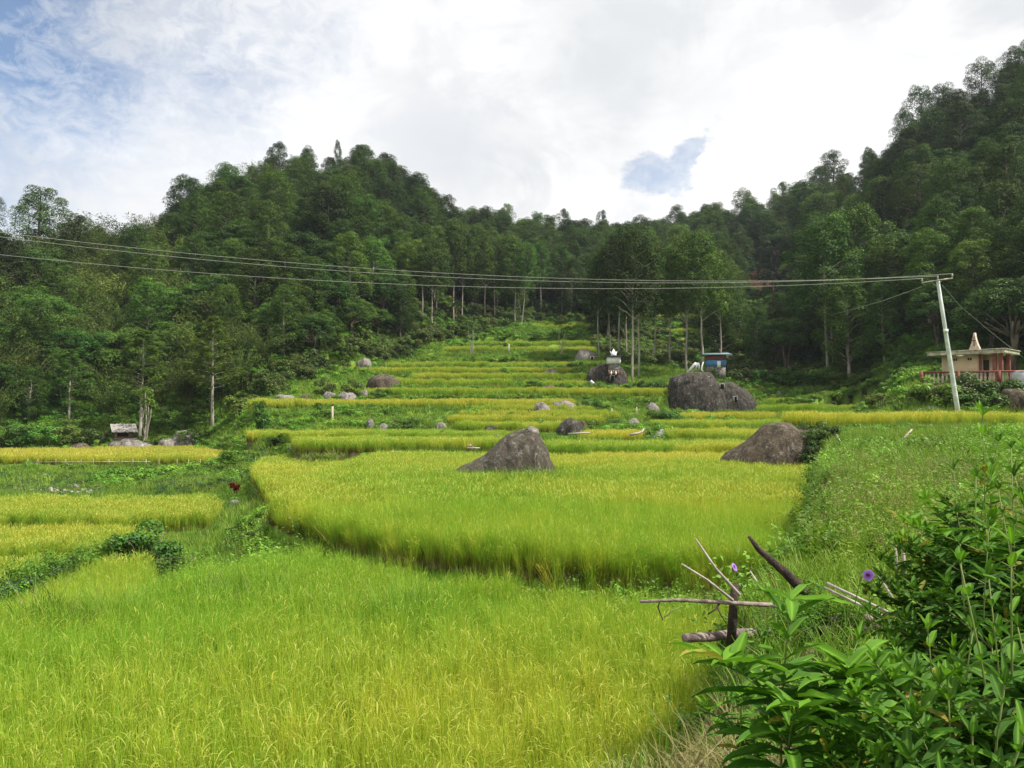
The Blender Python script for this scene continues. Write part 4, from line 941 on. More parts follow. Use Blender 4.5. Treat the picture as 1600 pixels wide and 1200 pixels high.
for (u, vt, d, kind, wd, lb) in (
  (333, 492, 97, 'pine', 1.2, 'slender pale trunked tree with a feathery cone crown at the left forest foot'),
  (217, 512, 96, 'pine', 1.25, 'feathery cone shaped tree behind the stilted hut'),
  (107, 545, 99, 'pine', 1.4, 'dark feathery tree with drooping boughs left of the stilted hut'),
  (507, 292, 142, 'euc', 1.35, 'big light green eucalyptus with two pale trunks below, middle of the left hill'),
  (533, 345, 138, 'euc', 1.0, 'eucalyptus standing right in front of the big light green one'),
  (425, 375, 128, 'euc', 1.35, 'broad pointed eucalyptus crossed by the power lines'),
  (228, 440, 118, 'euc', 1.35, 'cone shaped leafy tree on the lower left slope'),
  (60, 368, 132, 'broad', 1.1, 'bushy tree on the upper far left slope'),
  (330, 300, 172, 'broad', 1.2, 'dense dark tree near the top of the left hill, left side'),
  (682, 360, 152, 'tall', .85, 'first pale trunked eucalyptus left of the upper clearing'),
  (710, 350, 153, 'tall', .9, 'second pale trunked eucalyptus left of the upper clearing'),
  (722, 365, 154, 'tall', .8, 'third pale trunked eucalyptus left of the upper clearing'),
  (757, 372, 156, 'tall', .8, 'slim eucalyptus near the left end of the upper clearing'),
  (772, 380, 157, 'tall', .7, 'thin pale eucalyptus between two stouter ones above the upper clearing'),
  (806, 375, 157, 'tall', .9, 'straight pale trunked eucalyptus above the upper clearing'),
  (845, 380, 171, 'tall', .8, 'eucalyptus with a thin pale trunk behind the upper clearing'),
  (937, 398, 122, 'tall', .8, 'leftmost tall tree of the central stand of pale trunks'),
  (970, 372, 121, 'tall', .9, 'tall tree beside the white tomb in the central stand'),
  (978, 390, 124, 'tall', .7, 'thin tree just right of the white tomb'),
  (988, 360, 104, 'tall', .85, 'tallest thick trunked tree in front of the central stand'),
  (999, 380, 108, 'tall', .8, 'straight trunked tree right beside the tallest of the central stand'),
  (1024, 385, 118, 'tall', .8, 'slim tree in the middle of the central stand'),
  (1048, 392, 117, 'tall', .9, 'tree with a forked crown above the huge domed boulder'),
  (1074, 375, 109, 'tall', .9, 'tree directly behind the huge domed boulder'),
  (1096, 370, 108, 'tall', .9, 'tall tree immediately left of the blue hut'),
  (1125, 395, 116, 'tall', .7, 'tree behind the blue hut with its trunk over the roof'),
  (1183, 482, 114, 'euc', .9, 'pale thin trunked tree right of the blue hut'),
  (1293, 345, 104, 'tall', 1.1, 'pale trunked eucalyptus on the shaded right slope'),
  (1302, 380, 108, 'tall', .8, 'second slimmer eucalyptus on the shaded right slope'),
  (1347, 330, 108, 'tall', 1.1, 'tall eucalyptus with thin bare branches on the shaded right slope'),
  (1466, 425, 90, 'broad', 1.0, 'dark tree with pale forked limbs left of the utility pole top'),
  (1585, 405, 78, 'broad', 1.3, 'big leafy tree behind the tomb house at the right edge'),
  (1210, 404, 165, 'palm', 1.0, 'dark fan of a sugar palm in the far clearing'),
  (1226, 420, 190, 'palm', .9, 'second sugar palm just right of the first in the far clearing'),
  (228, 605, 92, 'snag', 1.0, 'small pale stemmed tree right behind the stilted hut'),
  (713, 455, 150, 'palm', .5, 'small pale green palm crown in the forest edge above the terraces'),
  (738, 500, 126, 'snag', .8, 'thin solitary young tree in the scrub left of the upper clearing'),
  (876, 500, 124, 'snag', .9, 'thin pale young tree at the right side of the upper clearing')):
    tree_px(kind, u, 0, vt, d, lb, 'trees that stand out', wide=wd)
tree_px('tall', 815, 0, 385, 156, 'pale trunk leaning right above the upper clearing', 'trees that stand out', wide=.8, rz=0, lean=(0, .09))
tree_px('tall', 955, 0, 395, 123, 'tree with a slanting trunk left of the white tomb', 'trees that stand out', wide=.7, rz=0, lean=(0, -.06))

for i in range(11):
    u = 92+i*16+random.uniform(-4, 4); tree_px('bam', u, 0, 338+random.uniform(-14, 10)-(12 if u > 200 else 0), 158+random.uniform(0, 10), 'feathery arching bamboo clump on the low skyline left of the left hill', 'bamboo on the left skyline', wide=1.2)
# the rest of the forest: random stand with natural spacing; nearest ones are things, the far mass is one stuff object per kind
cand = []; rr = np.random.default_rng(21); cell = {}
def free(x, y, r):
    cx, cy = int(x//6), int(y//6)
    for i in range(cx-1, cx+2):
        for j in range(cy-1, cy+2):
            for (a, b, q) in cell.get((i, j), ()):
                if (a-x)**2+(b-y)**2 < ((q+r)*.5)**2: return False
    cell.setdefault((cx, cy), []).append((x, y, r)); return True
for (x, y, r) in placed: free(x, y, r*2)
for it in range(60000):
    d = math.sqrt(rr.uniform(74**2, 335**2)); s = rr.uniform(-.82, .82); u = 800+s*F
    if d < foot(u)+rr.uniform(0, 3): continue
    rd = np.interp(u, _ru, [RIDGE[q][1] for q in _ru])
    if d > rd+6: continue
    x, y = s*d, d
    if clearing(np.array([x]), np.array([y]))[0] or red_soil(np.array([x]), np.array([y])) > .1: continue
    if u > 940 and u < 1130 and d < 142: continue
    sp = 3.5 if d < 170 else 4.1
    if not free(x, y, sp): continue
    cand.append((x, y, u, d, rd))
forest = {k: [] for k in ('euc', 'broad', 'bam')}
singles = []
for (x, y, u, d, rd) in cand:
    q = (d-foot(u))/max(rd-foot(u), 1); n = float(fnoise(np.array([x]), np.array([y]), .035, 55)[0]); r = rr.uniform()
    if u < 280: kind = 'bam' if (q > .45 and r < .8) or r < .22+n else ('broad' if r < .8 else 'euc')
    elif u < 480: kind = 'bam' if (n > .12 and r < .7) or r < .12 else ('broad' if r < .6 else 'euc')
    elif u < 640: kind = 'euc' if r < .55 else ('bam' if n > .1 and q > .4 else 'broad')
    elif u < 1150: kind = 'euc' if r < .86 else ('broad' if r < .95 else 'bam')
    else: kind = 'broad' if r < .45 else ('euc' if r < .9 else 'bam')
    h = {'euc': rr.uniform(9.5, 15.5), 'broad': rr.uniform(7.5, 12), 'bam': rr.uniform(8.5, 13)}[kind]
    if d < foot(u)+9 and u < 640: h *= .75
    if d < foot(u)+9 and 640 <= u < 940: h = rr.uniform(11, 17); kind = 'tall'
    wide = {'tall': rr.uniform(.8, 1.1), 'euc': rr.uniform(1.0, 1.5), 'broad': rr.uniform(.95, 1.4), 'bam': rr.uniform(.85, 1.2)}[kind]
    if d > rd-12: h *= rr.uniform(.7, 1.0)
    if 1140 < u < 1272 and d < 194:
        h = min(h, ZR(480)*d-gz(x, y))
        if h < 3: continue
        if h < 7: kind = 'broad'
    singles.append((h/d, kind, x, y, h, wide, u, q))
singles.sort(reverse=True)
RG = (('the far left slope', -999, 240), ('the left hill below its summit', 240, 480), ('the right flank of the left hill', 480, 700),
      ('the middle saddle', 700, 960), ('the slope left of the red soil', 960, 1200), ('the shaded right slope', 1200, 1400), ('the steep right edge hillside', 1400, 9999))
KL = dict(tall=('high crowned pale eucalyptus', 'high crowned eucalyptus trees'), euc=('rounded pale green eucalyptus crown', 'eucalyptus trees'), broad=('dark bushy broadleaf tree', 'broadleaf trees'), bam=('arching yellow green bamboo clump', 'bamboo clumps'))
for i, (pr, kind, x, y, h, wide, u, q) in enumerate(singles):
    if i < 240:
        reg = [a for a, b, c in RG if b <= u < c][0]; lvl = 'along the foot' if q < .2 else ('halfway up' if q < .6 else 'high up')
        plant(kind, x, y, h, '%s %s, on %s' % (KL[kind][0], lvl, reg), '%s %s, %s' % (KL[kind][1], lvl, reg), wide=wide)
    else: forest['euc' if kind == 'tall' else kind].append((x, y, h, wide))
print('TREES', len(singles))
for kind, L in forest.items():
    if not L: continue
    a = np.array(L); z = ground_h(a[:, 0], a[:, 1]); s = a[:, 2]/10
    scatter('forest', 'wood_'+kind, np.stack([a[:, 0], a[:, 1], z-.3], -1), np.stack([s*a[:, 3], s*a[:, 3], s], -1),
            label={'euc': 'mass of far eucalyptus trees covering the upper hillsides', 'broad': 'mass of far dark broadleaf trees covering the upper hillsides', 'bam': 'mass of far bamboo on the upper hillsides'}[kind], cat='forest', tilt=.04)
# undergrowth below the trees
x, y = wedge(12000, -.8, .8, 72, 245); s, d, th = sd(x, y); u = 800+s*F; k = ((d > foot(u)-2) & (d < foot(u)+45) | clearing(x, y) & (u > 950) | (u > 1110) & (u < 1290) & (d > 110)) & ~in_rice(x, y, -.8) & (red_soil(x, y) < .1); x, y = x[k], y[k]
scatter('undergrowth', 'wood_bush', np.stack([x, y, ground_h(x, y)-.1], -1), RNG.uniform(.5, 1.5, len(x)), label='green undergrowth filling the forest edge and floor', cat='undergrowth', tilt=.1)
x, y = wedge(9000, -.8, .8, 90, 210); s, d, th = sd(x, y); u = 800+s*F; k = ((d > foot(u)-4) & (d < foot(u)+30) | clearing(x, y) & (u > 950)) & ~in_rice(x, y, -.8) & (u > 380) & (red_soil(x, y) < .1); x, y = x[k][:2300], y[k][:2300]
scatter('undergrowth', 'wood_coffee', np.stack([x, y, ground_h(x, y)-.1], -1), RNG.uniform(.6, 1.7, len(x)), label='yellow green shrub layer under the tall trees', cat='undergrowth', tilt=.1)
# bushes one can pick out: (kind, column, distance, height, width, label)
for (kind, u, d, h, wd, lb) in (
  ('bush', 232, 26.3, 1.9, 1.0, 'dark leafy bush on the bund left of the tall grass mound'), ('bush', 192, 26.2, 1.2, .9, 'small leafy shrub at the tip of the stone bund'), ('bush', 268, 25.5, 1.3, 1.3, 'low spreading bush between the golden paddy and the grass mound'),
  ('coffee', 545, 90.5, 2.6, 1.1, 'green bush crowning the overgrown knoll, right side'), ('coffee', 512, 92, 2.4, 1.2, 'green bush crowning the overgrown knoll, left side'), ('bush', 596, 89.5, 1.3, 1.5, 'cap of grass and scrub on the rounded brown boulder'),
  ('sprig', 413, 74, 3.6, .8, 'young banana like plant with broad bright leaves on the grassy bank'), ('bush', 640, 74, 1.6, 1.6, 'dense bright bush on the right end of the grassy bank'), ('bush', 655, 72.5, 1.4, 1.3, 'lower bush beside the dense bright one'), ('bush', 622, 75, 1.4, 1.3, 'bush at the left of the dense bright one'),
  ('bush', 693, 68, 1.2, 1.2, 'scrub at the end of the light green terrace'), ('bush', 440, 66, 1.0, 1.8, 'low bush above the yellow terrace, left end'),
  ('bush', 1045, 79, 2.6, 1.0, 'rounded bright shrub left of the huge domed boulder'), ('bush', 1030, 80, 2.0, 1.2, 'shrub beside the rounded bright one left of the huge boulder'), ('coffee', 1002, 97, 2.0, 1.0, 'yellow green bush between the white tomb and the huge boulder'), ('bush', 1025, 95, 2.6, 1.0, 'leafy hump over a small rock left of the huge boulder'),
  ('bush', 1000, 72, 1.2, 1.5, 'scrub above the pale wedge shaped rock'), ('bush', 960, 76, 1.3, 1.5, 'bush on the green slope above the short golden terrace'), ('bush', 920, 84, 1.8, 1.2, 'dark bush right of the broad mossy boulder'),
  ('bush', 985, 97, 1.3, 1.3, 'bush below the dark tomb boulder'), ('bush', 835, 96, 1.3, 1.6, 'dark low scrub in the grass strip of the middle slope'),
  
  ('bush', 1460, 55, 2.6, 1.0, 'vine covered mound under the left end of the balustrade'), ('bush', 1445, 56, 2.0, 1.0, 'bright vine covered hump left of the balustrade'), ('bush', 1485, 54.5, 2.0, 1.2, 'vines behind the foot of the utility pole'),
  ('coffee', 1525, 54.5, 2.9, 1.0, 'high vine heap in front of the tomb house porch'), ('bush', 1545, 54, 2.9, 1.0, 'dense dark vines below the tomb house porch'), ('bush', 1572, 54, 2.4, 1.1, 'vines right of the porch near the grey tank'), ('bush', 1510, 53.5, 1.8, 1.2, 'lower vines right of the pole'),
  ('coffee', 1375, 60, 1.7, 1.2, 'leafy bush at the left foot of the grassy shoulder'), ('sprig', 1402, 53, 1.1, .9, 'spiky dry plant below the balustrade'), ('bush', 1500, 70, 2.0, 1.0, 'bush behind the flat roofed tomb house'),
  ('bush', 1270, 100, 3.0, 1.6, 'big rounded dark bush at the foot of the shaded right slope'), ('bush', 1290, 96, 2.4, 2.0, 'smooth dark hump of creeper left of the big rounded bush'), ('bush', 1230, 103, 2.8, 1.4, 'dark bush left end of the shaded slope foot'), ('bush', 1330, 97, 2.6, 1.4, 'grey green bush on the shaded slope foot'), ('bush', 1195, 104, 2.6, 1.3, 'bush behind the lower boulder shoulder'), ('coffee', 1160, 103, 2.6, 1.3, 'bush hiding the right side of the blue hut'), ('sprig', 1113, 100.5, 1.9, .7, 'small plant in front of the blue wall'), ('bush', 1135, 99.8, 1.5, 1.3, 'bush right of the blue wall on the slope behind the huge boulder'), ('bush', 1120, 99.2, 1.2, 1.6, 'low bush under the blue wall'),
  ('bush', 30, 89, 3.4, 1.2, 'rounded bush at the forest foot, far left'), ('bush', 75, 90, 3.2, 1.2, 'dark rounded bush left of the rock row'), ('coffee', 120, 91, 2.9, 1.3, 'bright wide bush left of the stilted hut'), ('coffee', 152, 92, 3.0, 1.2, 'bright bush touching the stilted hut'), ('bush', 245, 93, 2.4, 1.3, 'bush right of the stilted hut'), ('bush', 305, 93, 2.6, 1.2, 'bush behind the grey rock hump'), ('coffee', 375, 94, 3.6, 1.2, 'sunlit bush at the corner of the grassy bank'), ('bush', 5, 88, 3.0, 1.0, 'bush cut by the left edge at the forest foot'),
  ('bush', 455, 36, .7, 1.5, 'grey green scrub at the left corner of the broad paddy'), ('bush', 490, 50, .8, 1.8, 'scrub strip on the bund behind the broad paddy left side'), ('bush', 403, 27, .6, 1.6, 'low green scrub at the left tip of the broad paddy')):
    plant(kind, S(u)*d, d, h, lb, 'bushes and shrubs', wide=wd)
boulder('brown boulder almost buried under the dark bushes beside the big sloping boulder', 1284, 735, 672, 74, 42.5, M_ROCK_BROWN, True, seed=31)
for (u, v, d, h, lb) in ((1252, 654, 43.4, 1.0, 'brownish scrub on top of the big sloping boulder'), (1276, 652, 42.0, 1.2, 'dark bush at the highest point beside the big sloping boulder'), (1302, 656, 42.0, 1.2, 'light topped bush where the boulder meets the bank'),
                         (1272, 684, 40.6, 1.5, 'dark leaves hanging down the right side of the big sloping boulder'), (1292, 690, 40.4, 1.7, 'dark leaves in the hollow below the light topped bush'), (1262, 668, 41.6, 1.0, 'small leafy clump on the shoulder of the big sloping boulder')):
    plant('bush', S(u)*d, d, h, lb, 'bushes and shrubs', wide=.95, z=ZR(v)*d-h)
# line of shrubs along the forest foot above the terraces
for i in range(26):
    u = 415+i*13+random.uniform(-4, 4); d = float(foot(u))-random.uniform(1, 5); plant('coffee', S(u)*d, d, random.uniform(2.2, 3.6), 'yellow green garden shrub in the row along the forest edge above the terraces', 'row of shrubs along the forest edge', wide=random.uniform(.9, 1.2))
# young tree with layered feathery leaves, and the red leaved plant
x, d = S(357)*60, 60.0; root = thing('young_tree', 'light young tree with flat layered leaves on the bank above the red leaved plant', 'tree', (x, d, gz(x, d)))
mb = MB(); zt = ZR(708)*d-gz(x, d)+.1; mb.tube([(0, 0, -.2), (.05, 0, zt*.5), (-.05, 0, zt*.92)], [.03, .022, .012], 6); r = np.random.default_rng(5); cr = MB()
for i in range(15):
    a = i*2.4; q = .35+.62*i/15; L = 1.2*(1.15-q); z0 = zt*q; e = np.array([L*math.cos(a), L*math.sin(a), z0+.12]); mb.tube([(0, 0, z0-.05), e*np.array([.5, .5, 1]), e], [.012, .008, .004], 4)
    p = np.array([0, 0, z0])+(e-np.array([0, 0, z0]))*r.uniform(.3, 1.1, (90, 1))+r.normal(0, .17, (90, 3))*np.array([1, 1, .25])
    leafcloud(cr, p, np.array([[0, 0, 1.0]])+r.normal(0, .25, (90, 3)), .09, r, .4, np.stack([np.full(90, .6), r.uniform(0, 1, 90), r.uniform(0, 1, 90)], -1))
mb.build('trunk', M_STEM, root); cr.build('crown', M_BUSH, root)
x, d = S(374)*51, 51.0; root = thing('red_leaved_plant', 'red leaved plant on the small grassy mound at the left', 'plant', (x, d, gz(x, d)))
mb = MB(); cr = MB()
for i in range(5):
    b = np.array([r.normal(0, .22), r.normal(0, .15), r.uniform(.55, 1.0)]); mb.tube([(0, 0, -.1), b*.5, b], [.02, .015, .012], 5)
    m = 34; dd = r.normal(size=(m, 3)); dd[:, 2] = np.abs(dd[:, 2])+.2; dd /= np.linalg.norm(dd, axis=1)[:, None]
    leafcloud(cr, b+dd*.15, np.cross(dd, r.normal(size=(m, 3)))+np.array([0, 0, .3]), .13, r, .28, np.stack([r.uniform(0, 1, m)]*3, -1))
mb.build('stems', M_BARK, root); cr.build('leaves', M_RED, root)
# ------------------------------------------------------------------ buildings and built things
def flat(name, c0, c1, rough=.8, sc=2.5, **k): return simple(name, lambda t, co, geo, vc: t.mix(t.rng(t.noise(co, sc, 6, .7), .35, .7), c0, c1), rough, **k)
M_PLASTER = flat('aged_beige_plaster', (.50, .38, .25), (.64, .50, .34), .9); M_CONC = flat('weathered_concrete', (.24, .22, .17), (.62, .58, .47), .9, 3.5, bump=.3)
M_REDP = flat('red_brown_paint', (.14, .045, .035), (.25, .085, .065), .8, 4); M_WHITE = flat('dirty_white_paint', (.70, .70, .68), (.88, .88, .87), .7)
M_BLUE = flat('blue_paint', (.05, .17, .34), (.10, .27, .50), .7, 4); M_TEAL = flat('faded_teal_sheet_roof', (.10, .18, .19), (.20, .30, .31), .6)
M_CREAM = flat('cream_paint', (.40, .32, .25), (.62, .52, .42), .85, 4); M_TIN = flat('weathered_grey_roof', (.15, .135, .12), (.38, .36, .34), .8, 4)
M_HUTWOOD = flat('old_hut_boards', (.14, .10, .065), (.28, .21, .14), .9, 5); M_TANK = flat('grey_steel', (.35, .37, .38), (.55, .57, .58), .5); M_POLE = flat('painted_pole_steel', (.42, .47, .44), (.62, .66, .62), .5)
M_WIRE = flat('wire_metal', (.34, .34, .31), (.42, .42, .39), .6); M_GLAZE = flat('insulator_glaze', (.30, .28, .27), (.55, .52, .5), .3); M_CLOTH = flat('white_cloth', (.40, .41, .42), (.62, .63, .65), .8, 5)
# tomb house on its platform: local axes a (along the long face) and b (along the short face)
C0 = Vector((35.9, 58.4, 0)); A = Vector((-.69, .724, 0)).normalized(); Bv = Vector((.724, .69, 0)).normalized(); FL = 2.15
root = thing('tomb_house', 'flat roofed beige tomb house with red porch columns and balustrade on the right hillside', 'tomb house', C0)
root.rotation_euler.z = math.atan2(A.y, A.x)      # local +x = a, local -y = b
def hb(name, a0, a1, b0, b1, z0, z1, m, par=root, bev=0.0):
    mb = MB(); mb.box((a0, -b1, z0), (a1, -b0, z1)); o = mb.build(name, m, par)
    if bev: q = o.modifiers.new('b', 'BEVEL'); q.width = bev; q.segments = 2
    return o
hb('wall', 1.75, 4.35, .6, 3.2, FL, 4.40, M_PLASTER)
rf = hb('roof', -.15, 5.15, -.15, 3.75, 4.40, 4.66, M_CONC, bev=.03); mb = MB()
hb('roof_edge', -.22, 5.22, -.22, 3.82, 4.66, 4.72, M_CONC)
hb('wall', 1.0, 1.746, 1.6, 3.2, FL, 4.398, M_PLASTER); hb('pillar', 1.60, 1.746, .56, .75, FL, 4.40, M_REDP)
d_ = hb('door', 1.35, 1.7, 1.52, 1.596, FL+.02, 4.0, M_DARKWOOD)
for (a, b) in ((.70, .60), (.25, 2.3), (.30, .62)): hb('column', a-.13, a+.13, b-.13, b+.13, FL, 4.40, M_REDP, bev=.02)
for a in (2.35, 3.35):
    for q in (-.10, .06): hb('vent', a+q, a+q+.10, .575, .598, 3.98, 4.16, M_HOLE)
hb('platform', -1.2, 6.2, -1.6, 4.6, -1.0, FL-.01, M_CONC)
# rooftop ornament: narrow concave gable with a red side and a cross
mb = MB(); h_ = 1.35; w_ = .40; prof = [(w_*(1-q)**1.7*.9+.05, h_*q) for q in np.linspace(0, 1, 8)]
pts = [(-a, z) for a, z in prof]+[(a, z) for a, z in prof[::-1]]; n = len(pts)
v = [(a, y, z+4.72) for y in (-1.15, -.75) for a, z in pts]; f = [(i, (i+1) % n, n+(i+1) % n, n+i) for i in range(n)]
mb.add(v, f); half = len(prof)
mb.add(v, [(i, i+1, n-2-i, n-1-i) for i in range(half-1)]+[(n+i+1, n+i, n+n-1-i, n+n-2-i) for i in range(half-1)])
o = mb.build('gable_ornament', M_CREAM, root); o.location = (2.1, 0, 0)
mb = MB(); mb.box((2.07, -.747, 5.05), (2.13, -.727, 5.75)).box((1.98, -.745, 5.44), (2.22, -.729, 5.51)); mb.build('cross', M_REDP, root)
# balustrade along the platform front, facing the valley
bal = link(bpy.data.objects.new('balustrade', None), root)
inv = root.matrix_basis.inverted() if False else None
def place(o, par):                # put world-space geometry under the rotated house root
    R = Matrix.Translation(root.location) @ Matrix.Rotation(root.rotation_euler.z, 4, 'Z'); o.parent = par; o.matrix_parent_inverse = R.inverted()
p0 = Vector((P(1437, 590, 58).x, 58, 0)); p1 = Vector((P(1625, 590, 55.5).x, 55.5, 0)); L = (p1-p0).length; dr = (p1-p0).normalized(); nr = Vector((-dr.y, dr.x, 0)); rz = math.atan2(dr.y, dr.x)
def rail(name, s0, s1, t0, t1, z0, z1, m=M_REDP, par=None):
    mb = MB(); c = [p0+dr*s+nr*t for s, t in ((s0, t0), (s1, t0), (s1, t1), (s0, t1))]
    mb.add([(*q.xy, z0) for q in c]+[(*q.xy, z1) for q in c], [(3,2,1,0),(4,5,6,7),(0,1,5,4),(1,2,6,5),(2,3,7,6),(3,0,4,7)]); o = mb.build(name, m); place(o, bal); return o
rail('rail', 0, L, -.1, .1, 2.86, 2.98); rail('lower_rail', 0, L, -.1, .1, 1.98, 2.12); rail('terrace_edge', .05, L, .1, 2.0, -.5, 2.05, M_CONC)
s_ = .0
for s in (0, 2.35, 4.9, 7.3): rail('post', s+.01, s+.22, -.12, .12, 2.0, 3.0)
s = .40
while s < L-.2:
    if all(abs(s-q-.1) > .2 for q in (0, 2.35, 4.9, 7.3)):
        c = p0+dr*s; mb = MB(); zz = np.array([0, .08, .14, .28, .42, .55, .64, .74]); mb.tube([(c.x, c.y, 2.12+z) for z in zz], [.07, .07, .045, .095, .08, .045, .06, .06], 8); o = mb.build('baluster', M_CREAM, smooth=True); place(o, bal)
    s += .27
t_ = thing('water_tank', 'pale grey tank at the right end of the balustrade, cut by the photo edge', 'tank', P(1596, 607, 55.2)); 
mb = MB(); zz = np.linspace(0, 1.15, 6); mb.tube([(0, 0, z) for z in zz], [.52, .55, .55, .55, .55, .5], 20); mb.build('tank_body', M_TANK, t_, True); mb = MB(); mb.tube([(0, 0, 1.151), (0, 0, 1.22)], [.53, .3], 20); mb.build('lid', M_CONC, t_); mb = MB(); mb.box((-.65, -.65, -1.6), (.65, .65, -.01)); mb.build('base', M_CONC, t_)

# utility pole
top = P(1465, 437, 50.0); bot = P(1501, 645, 50.0); bot.z = gz(bot.x, bot.y)-.3
root = thing('utility_pole', 'leaning pale green utility pole with a crossarm beside the tomb house', 'utility pole', bot)
ax = top-bot; mb = MB(); mb.tube([(ax*q)[:] for q in (0, .25, .5, .75, 1)], [.155, .145, .13, .115, .10], 14); mb.build('pole', M_POLE, root, True)
e0, e1 = P(1440, 442, 50.2)-bot, P(1489, 434.5, 49.6)-bot; mb = MB(); mb.tube([e0[:], e1[:]], .045, 4); mb.build('crossarm', M_CONC, root)
mb = MB(); q = ax*.965; mb.tube([q[:], (e0*.35+e1*.65)[:]], .025, 5); q2 = ax*.94; mb.tube([q2[:], (e0*.7+e1*.3)[:]], .022, 5); mb.build('brace', M_CONC, root)
ends = []
for f_ in (.02, .52, .98):
    c = e0*(1-f_)+e1*f_; mb = MB(); mb.tube([(c.x, c.y, c.z+z) for z in (0.04, .1, .16, .2, .26, .3)], [.02, .02, .06, .03, .055, .02], 8); mb.build('insulator', M_GLAZE, root, True); ends.append(bot+c+Vector((0, 0, .28)))
c = P(1478, 517, 49.8)-bot; mb = MB(); mb.box((c.x-.13, c.y-.08, c.z-.10), (c.x+.11, c.y+.06, c.z+.10)); o = mb.build('meter_box', M_WHITE, root)
# power lines: sagging cables from the insulators to a support beyond the left edge
far0 = Vector((-34, 40, 0))
for i, (row0, row8, lb) in enumerate(((363, 432, 'uppermost of the three power lines crossing the valley'), (370, 437.5, 'middle one of the three power lines'), (398, 449.5, 'lowest of the three power lines'))):
    a = ends[(1, 2, 0)[i]]; far = far0+Vector((0, i*.8, 0))
    def tz(u, v):                 # parameter and height where the plan line crosses column u
        s = ray(u, v)[0]; t1 = (a.x-s*a.y)/((a.x-far.x)-s*(a.y-far.y)); return t1, ZR(v)*(a.y+(far.y-a.y)*t1)
    (t1, z1), (t2, z2) = tz(800, row8), tz(0, row0)
    M3 = np.array([[t1*t1, t1], [t2*t2, t2]]); k2, k1 = np.linalg.solve(M3, [z1-a.z, z2-a.z]); tt = np.linspace(0, 1.15, 60)
    mb = MB(); mb.tube([(a.x+(far.x-a.x)*t, a.y+(far.y-a.y)*t, a.z+k1*t+k2*t*t) for t in tt], .011, 5)
    tag(mb.build('power_line', M_WIRE, smooth=True), lb, 'cable', 'power lines')
for (pts, lb) in (([P(1472, 445, 50), P(1500, 478, 53), P(1540, 512, 57), P(1600, 560, 62)], 'thin stay wire running down right from the pole top'),
                  ([P(1440, 448, 50.2), P(1380, 470, 70), P(1300, 492, 95)], 'faint service wire running from the pole into the dark trees')):
    mb = MB(); mb.tube([p[:] for p in pts], .014, 4); tag(mb.build('stay_wire' if 'stay' in lb else 'service_wire', M_WIRE), lb, 'cable')

# stilted hut at the left forest foot
d = 92.5; c = P(193, 692, d); g = c.z; root = thing('stilt_hut', 'small wooden hut on stilts with a pale sheet roof at the forest foot', 'hut', c, .55)
mb = MB(); mb.box((-1.0, -.85, .55), (1.0, .85, 1.35)); mb.build('wall', M_HUTWOOD, root)
mb = MB(); mb.box((-1.15, -1.15, .44), (1.15, .95, .548)); mb.build('floor', M_HUTWOOD, root)
mb = MB(); mb.box((-.75, -.87, .75), (.4, -.852, 1.2)); mb.build('window', M_HOLE, root)
for sx in (-.95, .95):
    for sy in (-.9, .75): mb = MB(); mb.tube([(sx, sy, -.8), (sx, sy, .44)], .07, 6); mb.build('stilt', M_HUTWOOD, root)
mb = MB()
xs = np.linspace(-1.35, 1.35, 28); ys = np.linspace(-1.45, 1.05, 10); X_, Y_ = np.meshgrid(xs, ys); Z_ = 1.28+(Y_+1.45)*.36+.03*np.sin(X_*18)+.02*RNG.normal(size=X_.shape)
v = np.stack([X_, Y_, Z_], -1).reshape(-1, 3); i = np.arange(9)[:, None]*28+np.arange(27)[None]; f = np.stack([i, i+1, i+29, i+28], -1).reshape(-1, 4); mb.add(v, f); mb.add(v-np.array([0, 0, .05]), f[:, ::-1])
mb.build('roof', M_TIN, root)
for sx in (-1.0, 1.0):
    mb = MB(); mb.add([(sx-.03, -.84, 1.352), (sx+.03, -.84, 1.352), (sx+.03, .84, 1.352), (sx-.03, .84, 1.352), (sx-.03, .84, 2.05), (sx+.03, .84, 2.05)], [(0, 1, 5, 4), (1, 2, 5, 5), (0, 4, 3, 3), (2, 3, 4, 5)]); mb.build('gable', M_HUTWOOD, root)
# white tomb on the dark boulder
d = 99.5; c = P(959, 573, d); root = thing('white_tomb', 'small white tomb with a dark slab roof on the dark rounded boulder', 'tomb', c)
px = d/F
for nm, a, b, m in (('plinth', (-.62, -.5, -.9), (.62, .9, .36), M_ROCK_GREY), ('wall', (-.80, -.6, .362), (.80, 1.0, 1.20), M_WHITE), ('roof', (-1.02, -.85, 1.202), (1.02, 1.2, 1.32), M_ROCK_DARK)):
    mb = MB(); mb.box(a, b); mb.build(nm, m, root)
mb = MB(); mb.add([(-.35, -.2, 1.322), (.35, -.2, 1.322), (.35, .3, 1.322), (-.35, .3, 1.322), (-.3, -.1, 1.7), (.3, -.1, 1.7), (.3, .2, 1.7), (-.3, .2, 1.7), (0, .05, 2.25)], [(3,2,1,0),(0,1,5,4),(1,2,6,5),(2,3,7,6),(3,0,4,7),(4,5,8,8),(5,6,8,8),(6,7,8,8),(7,4,8,8)])
for sx in (-1, 1): mb.tube([(0, .05, 1.45), (sx*.3, .05, 1.6), (sx*.42, .05, 1.95)], [.09, .07, .03], 6)
mb.build('roof_ornament', M_WHITE, root)
